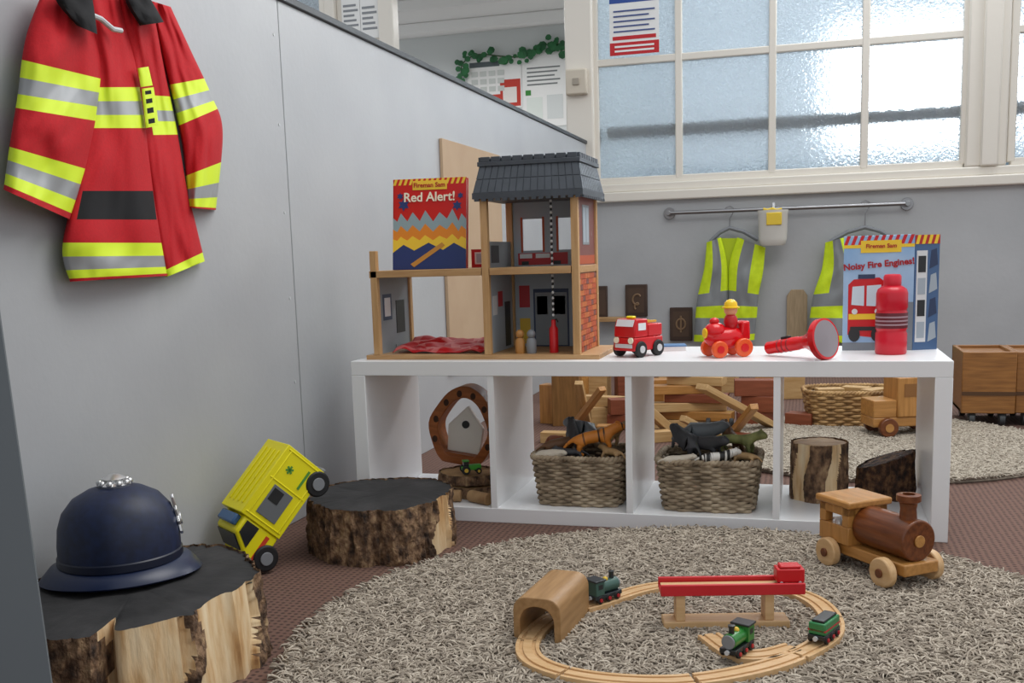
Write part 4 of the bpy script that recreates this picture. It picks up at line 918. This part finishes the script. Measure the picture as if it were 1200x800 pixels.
# ------------------------------------------------------------------ first cube contents
q=V((-.885,2.63,BZ))
log('wood_slice','wide pale wood slice at the bottom of the first cube',q,.105,.085,.03,barkB,endG,7.7,cat_='wood slice',K=8)
log('wood_slice','smaller wood slice stacked on the wide one in the first cube',(q.x,q.y+.005,BZ+.034),.09,.075,.026,barkB,endG,9.2,cat_='wood slice',K=8)
for i,(dx_,dy_,rz_) in enumerate(((-.03,-.115,.2),(.06,-.12,-.5))):
    mb=MB(); mb.M=Matrix.Rotation(rz_,4,'Z'); mb.cyl((-.035,0,.016),(.035,0,.016),.016,n=20,mi=0); build(mb,'branch_piece',[endG],loc=(q.x+dx_,q.y+dy_,BZ),label=['short cut branch lying at the front of the first cube, left','short cut branch lying at the front of the first cube, right'][i],cat='branch',bev=.002)
tr=thing('toy_tractor','tiny bright green toy tractor on the wood slices','toy vehicle',(q.x+.012,q.y-.045,BZ+.064),.5)
gm=mat('tractor_green','#3f9a2c',r=.35)
mb=MB(); mb.b2((-.006,-.010,.010),(.028,.010,.024)); mb.b2((-.024,-.012,.008),(-.004,.012,.018)); mb.b2((-.022,-.011,.034),(-.004,.011,.037)); build(mb,'body',gm,tr,bev=.002)
mb=MB(); mb.b2((-.020,-.009,.018),(-.006,.009,.034)); build(mb,'cab',M_smoke,tr)
for s in(-1,1): wheel(tr,-.015,s*.016,.012,.012,.008,M_blk,PY,s); wheel(tr,.02,s*.014,.008,.008,.006,M_blk,PY,s)
hp_=on_y(540,497,2.72)
M_hoop=wood('hoop_wood','#a8602d','#84461b',0,r=.4)
ho=thing('arched_house_toy','orange-brown arched wooden toy with a white house panel inside, in the first cube','toy',M=Matrix.Translation((hp_.x,2.725,BZ+.064))@Matrix.Rotation(math.radians(8),4,'Y'))
def egg(w,h,z0,n=48):
    o=[]
    for k in range(n):
        t=2*math.pi*k/n-math.pi/2; s=math.sin(t); o.append((w*math.cos(t)*(1-.22*max(s,0)**1.5)*(1+.03*math.cos(6*t)),z0+h/2+h/2*(s if s>-.88 else -.88)))
    return o
mb=MB(); mb.strip(egg(.100,.240,-.014),egg(.072,.180,.012),-.035,.035); build(mb,'arch_frame',M_hoop,ho,bev=.003)
for a in(-.35,.15,.7,1.25,1.85,2.4,2.95,3.5):
    mb=MB(); mb.sph((.084*math.cos(a)*(1-.2*max(math.sin(a),0)**1.5),-.0345,.100+.106*math.sin(a)),.009,(1,.12,1.25),n=14,m=8); build(mb,'painted_cutout',mat('cutout_shadow','#3d2210',r=.8),ho)  # dark ovals on the rim: shade of uncut holes put into colour
mb=MB(); mb.prism([(-.048,.03),(.048,.03),(.052,.105),(.0,.165),(-.052,.105)],-.006,.012,'y'); build(mb,'house_panel',mat('house_white','#e6e2da',r=.6),ho,bev=.002)
mb=MB(); mb.cyl((0,-.009,.112),(0,-.006,.112),.011,n=20); build(mb,'house_hole',PBk,ho)
mb=MB(); mb.b2((-.066,-.033,.020),(.066,.033,.03)); build(mb,'house_shelf',M_hoop,ho,bev=.001)
# stumps in the fourth cube
p=on_z(960,591,BZ)
log('tree_stump','small pale-topped tree stump standing in the fourth cube',(p.x,p.y+.078,BZ),.071,.068,.148,barkB,endG,11.5,cat_='stump',split=[(math.radians(-150),math.radians(-118)),(math.radians(-70),math.radians(-45))])
p=on_z(1052,592,BZ)
log('tree_stump','dark slanted split chunk of bark-covered wood in the fourth cube by the end panel',(.197,p.y+.09,BZ),.072,.055,.100,barkC,barkC,13.1,crack=[(.6,.3,.15),(2.5,.4,.12),(-1.4,.2,.14)],cat_='stump',slope=.25,rough=1.6)
# ------------------------------------------------------------------ behind the shelf
def block(label,loc,rz,size,m,name='wooden_block',rx=0,ry=0,cat_='block'):
    mb=MB(); mb.box((0,0,size[2]/2),size,0,rx=rx,ry=ry); return build(mb,name,m,loc=loc,rz=rz,label=label,cat=cat_,bev=.002)
g=lambda x,y: on_z(x,y,0)
p=g(886,503); bw=(.15,.07,.062)
block('red-brown wooden brick at the bottom of the short brick stack',(p.x,p.y+.05,0),.15,bw,M_brick,'toy_brick')
block('red-brown wooden brick in the middle of the short brick stack',(p.x+.02,p.y+.05,.0625),-.1,bw,M_brick,'toy_brick')
block('red-brown wooden brick on top of the short brick stack',(p.x-.01,p.y+.05,.125),.1,bw,M_brick,'toy_brick')
p=g(938,503); block('red-brown wooden brick alone in front of the back basket',(p.x,p.y+.03,0),-.3,(.1,.07,.06),M_brick,'toy_brick')
p=g(808,505)
for k,(w,rz_,m,lb) in enumerate(((.34,.1,M_pale,'lowest long plank of the block pile behind the shelf'),(.28,-.15,M_oakx,'honey plank second from the bottom of the block pile'),(.3,.3,M_pale,'pale plank third from the bottom of the block pile'),(.24,-.05,M_brick,'dark plank fourth from the bottom of the block pile'),(.26,.25,M_oakx,'honey plank fifth from the bottom of the block pile'),(.22,-.2,M_pale,'pale plank second from the top of the block pile'),(.16,.1,M_oakx,'short honey plank topping the block pile'))):
    block(lb,(p.x+(.02 if k%2 else -.02),p.y+.08,.034*k),rz_,(w,.07,.0335),m,'wooden_plank',cat_='plank')
p=g(660,500); block('upright dark wooden post block behind the second cube',(p.x,p.y+.06,0),.2,(.11,.09,.22),wood('dark_honey_z','#8d6434','#6f4c24',2))
p=g(700,503); block('pale square block beside the upright post block',(p.x-.01,p.y+.09,0),.4,(.08,.08,.08),M_pale); block('long pale bar leaning across the pale square block',(p.x,p.y+.09,.0805),-.25,(.22,.05,.04),M_pale)
p=g(722,503); block('red-brown brick behind the second divider, lower',(p.x+.03,p.y+.02,0),.1,(.13,.07,.06),M_brick,'toy_brick'); block('red-brown brick behind the second divider, upper',(p.x+.03,p.y+.02,.0605),.35,(.12,.07,.06),M_brick,'toy_brick')
p=g(765,498); block('honey block filling the gap beside the plank pile',(p.x-.02,p.y+.12,0),-.1,(.12,.09,.12),M_oakx); block('honey arch-side block on top beside the plank pile',(p.x-.02,p.y+.12,.1205),.2,(.14,.07,.05),M_oakx)
def lean(label,x0,y0,z0,x1,y1,t1,w,th,m):
    e0=on_z(x0,y0,z0); e1=at_t(x1,y1,t1); dd=(e1-e0); Lb=dd.length; dd.normalize(); ss=V((0,0,1)).cross(dd).normalized()
    mb=MB(); mb.b2((0,-w/2,-th/2),(Lb,w/2,th/2)); build(mb,'wooden_plank',m,M=basis(e0,dd,ss,dd.cross(ss)),label=label,cat='plank',bev=.002)
lean('pale plank sloping down to the right off the block pile',906,499,.02,822,453,3.62,.055,.022,M_pale)
lean('narrow pale stick leaning to the left behind the second cube',690,503,.012,678,448,3.75,.03,.02,M_pale)
lean('dark stick leaning right beside the upright post block',668,505,.012,706,455,3.72,.03,.02,M_oakx)
lean('pale bar lying on a slant left of the plank pile',790,508,.012,748,470,3.7,.04,.03,M_pale)
lean('honey stick slanting left in front of the brick stack',858,508,.012,884,476,3.55,.03,.022,M_oakx)
lean('short pale stick on a slant at the foot of the plank pile',842,512,.012,800,490,3.6,.03,.022,M_pale)
p=g(845,505); t=thing('toy_wheel_set','pair of small dark wheels on an axle in front of the plank pile','toy',(p.x,p.y-.06,0))
mb=MB(); mb.cyl((-.05,0,.03),(.05,0,.03),.006); build(mb,'axle',M_oakx,t)
for s in(-1,1): mb=MB(); mb.cyl((s*.035,0,.03),(s*.05,0,.03),.03,n=24); build(mb,'wheel',M_blk,t,bev=.003)
for i,(x,y,w,d_,h,m,lb) in enumerate(((640,500,.08,.06,.16,M_oakz,'tall honey block at the far left behind the second cube'),(782,470,.12,.08,.16,M_pale,'pale block at the back behind the plank pile'),(812,460,.16,.08,.12,M_oakx,'honey block at the back behind the sloping plank'),(850,462,.1,.08,.17,M_pale,'tall pale block at the back left of the bricks'),(690,470,.16,.08,.12,M_pale,'wide pale block at the back behind the second cube'),(735,470,.14,.08,.18,M_brick,'tall red-brown block at the back behind the second divider'),(905,468,.16,.08,.14,M_oakx,'honey block at the back behind the brick stack'),(665,472,.14,.08,.17,M_oakx,'honey block at the back behind the upright post block'),(925,470,.12,.07,.12,M_pale,'pale block at the back left of the back basket'))):
    p=g(x,y); block(lb,(p.x,p.y+.1,0),RND.uniform(-.4,.4),(w,d_,h),m)
for i,(x,y,w,d_,h,m,lb) in enumerate(((712,512,.07,.05,.05,M_oakx,'small honey cube block in front of the bricks by the second divider'),(772,516,.09,.05,.04,M_pale,'small pale block lying at the front left of the plank pile'),(870,518,.08,.05,.035,M_brick,'small dark block lying in front of the brick stack'),(652,517,.1,.05,.04,M_pale,'pale flat block lying in front of the upright post block'))):
    p=g(x,y); block(lb,(p.x,p.y-.02,0),RND.uniform(-.5,.5),(w,d_,h),m)
p=g(995,506)
basket('low tan wicker basket of wooden blocks on the back rug',V((p.x,p.y+.13,.016)),.1,.34,.25,.125,M_wick2,rows=11,nst=30,tr=.0062,e=.6)
bpos=V((p.x,p.y+.13,.016))
for i,(dx_,dy_,rz_,lb) in enumerate(((-.07,-.02,.3,'pale block on the left inside the back basket'),(.03,.03,-.4,'pale block in the middle inside the back basket'),(.09,-.03,.9,'pale block on the right inside the back basket'))):
    block(lb,(bpos.x+dx_,bpos.y+dy_,.1),rz_,(.1,.05,.05),M_pale)
p=g(1060,516)
wt=thing('wooden_truck','honey wooden toy truck on the back rug behind the shelf end','toy vehicle',(p.x,p.y+.06,.016),math.radians(200)); wt.scale=(1.12,1.12,1.12)
mb=MB(); mb.b2((-.11,-.05,.03),(.12,.05,.06)); mb.b2((.045,-.05,.06),(.12,.05,.115)); build(mb,'chassis',M_oakx,wt,bev=.003)
mb=MB(); mb.b2((-.05,-.055,.06),(.045,.055,.185)); build(mb,'cab',M_oakz,wt,bev=.004)
mb=MB(); mb.b2((-.115,-.055,.06),(-.052,.055,.15)); build(mb,'box',M_oakx,wt,bev=.003)
for s in(-1,1):
    mb=MB(); mb.b2((-.03,s*.0545,.125),(.025,s*.0565,.165)); build(mb,'window',mat('window_dark_wood','#8a5d2e'),wt)
for x in(-.07,.075):
    for s in(-1,1): wheel(wt,x,s*.058,.03,.03,.02,M_mahog,M_oakx,s)
def cart(label,x0,x1,ytop,ybot,w=None):
    p=g((x0+x1)/2,ybot); t0=(p-CAM).dot(Fv); w=(x1-x0)*t0/1200; h=(ybot-ytop)*t0/1200
    t=thing('wooden_cart',label,'cart',(p.x,p.y+.15,0),0)
    mb=MB(); mb.b2((-w/2,-.15,.05),(w/2,-.13,h)); mb.b2((-w/2,-.13,.05),(-w/2+.015,.15,h)); mb.b2((w/2-.015,-.13,.05),(w/2,.15,h)); mb.b2((-w/2,.135,.05),(w/2,.15,h)); mb.b2((-w/2,-.13,.05),(w/2,.135,.065)); build(mb,'box',M_cart,t,bev=.003)
    mb=MB(); mb.b2((-w/2+.012,-.132,h-.03),(w/2-.012,.137,h-.012)); build(mb,'lid',M_cart,t,bev=.003)
    mb=MB(); mb.prism([(-w/2,h*.42),(w/2,h*.42),(w/2,h*.47),(-w/2,h*.47)],-.152,-.149,'y'); build(mb,'groove',mat('groove_brown','#4f3318'),t)
    for x in(-w/2+.04,w/2-.04):
        for y in(-.12,.12):
            mb=MB(); mb.cyl((x-.01,y,.026),(x+.01,y,.026),.026,n=20); mb.b2((x-.014,y-.012,.03),(x+.014,y+.012,.052)); build(mb,'castor',mat('castor_grey','#3d4042'),t,bev=.002)
    return t
cart('brown wooden cart on castors just right of the shelf',1128,1186,412,500)
cart('brown wooden cart cut off by the right edge of the photo',1192,1260,412,500)
# ------------------------------------------------------------------ groups for repeated things
GR={'wooden_plank':'planks of the block pile behind the shelf','wooden_block':'wooden blocks behind the shelf','toy_brick':'red-brown toy bricks behind the shelf','wooden_cart':'wooden carts on castors','hi_vis_vest':'hi-vis vests on the rail','coat_hanger':'hangers on the rail','carved_plaque':'carved plaques on the back wall','wicker_basket':'wicker baskets','shag_rug':'round rugs','log_seat':'charred-top logs by the partition','wood_slice':'wood slices in the first cube','branch_piece':'cut branches in the first cube','tree_stump':'stumps in the fourth cube','notice_sheet':'notices on the cream frame','wall_poster':'posters in the far room','peg_figure':'peg figures in the toy station','toy_engine':'toy engines on the track'}
for o in list(C.objects):
    if o.parent is None and o.get('category') and not o.get('group'):
        k=o.name.split('.')[0]
        if k in GR: o['group']=GR[k]
# ------------------------------------------------------------------ lights
w=bpy.data.worlds.new('world'); bpy.context.scene.world=w; w.use_nodes=True
bg=w.node_tree.nodes['Background']; bg.inputs[0].default_value=(.92,.96,1,1); bg.inputs[1].default_value=.78
def area(n,loc,tgt,sx,sy,p,c=(1,1,1)):
    l=bpy.data.lights.new(n,'AREA'); l.shape='RECTANGLE'; l.size=sx; l.size_y=sy; l.energy=p; l.color=c
    o=bpy.data.objects.new(n,l); C.objects.link(o); o.location=loc; o.rotation_euler=(V(tgt)-V(loc)).to_track_quat('-Z','Y').to_euler(); return o
area('ceiling_light',(.5,2.5,3.0),(-.2,2.2,0),1.8,1.8,54,(1,.985,.96))
area('window_daylight',(.9,YB-.3,2.75),(-.1,2.2,.2),2.4,.6,50,(.96,.98,1))
area('next_room_fill',(-2.6,8,zc-.2),(-2.6,8,0),1.5,1,30)  # unseen fill lamp, added because the ceiling slab keeps light out
area('window_backlight',(.85,8.6,1.9),(.85,6,1.75),1.3,.8,45,(1,1,1))  # added lamp behind the panes, gives the windows their bright middle
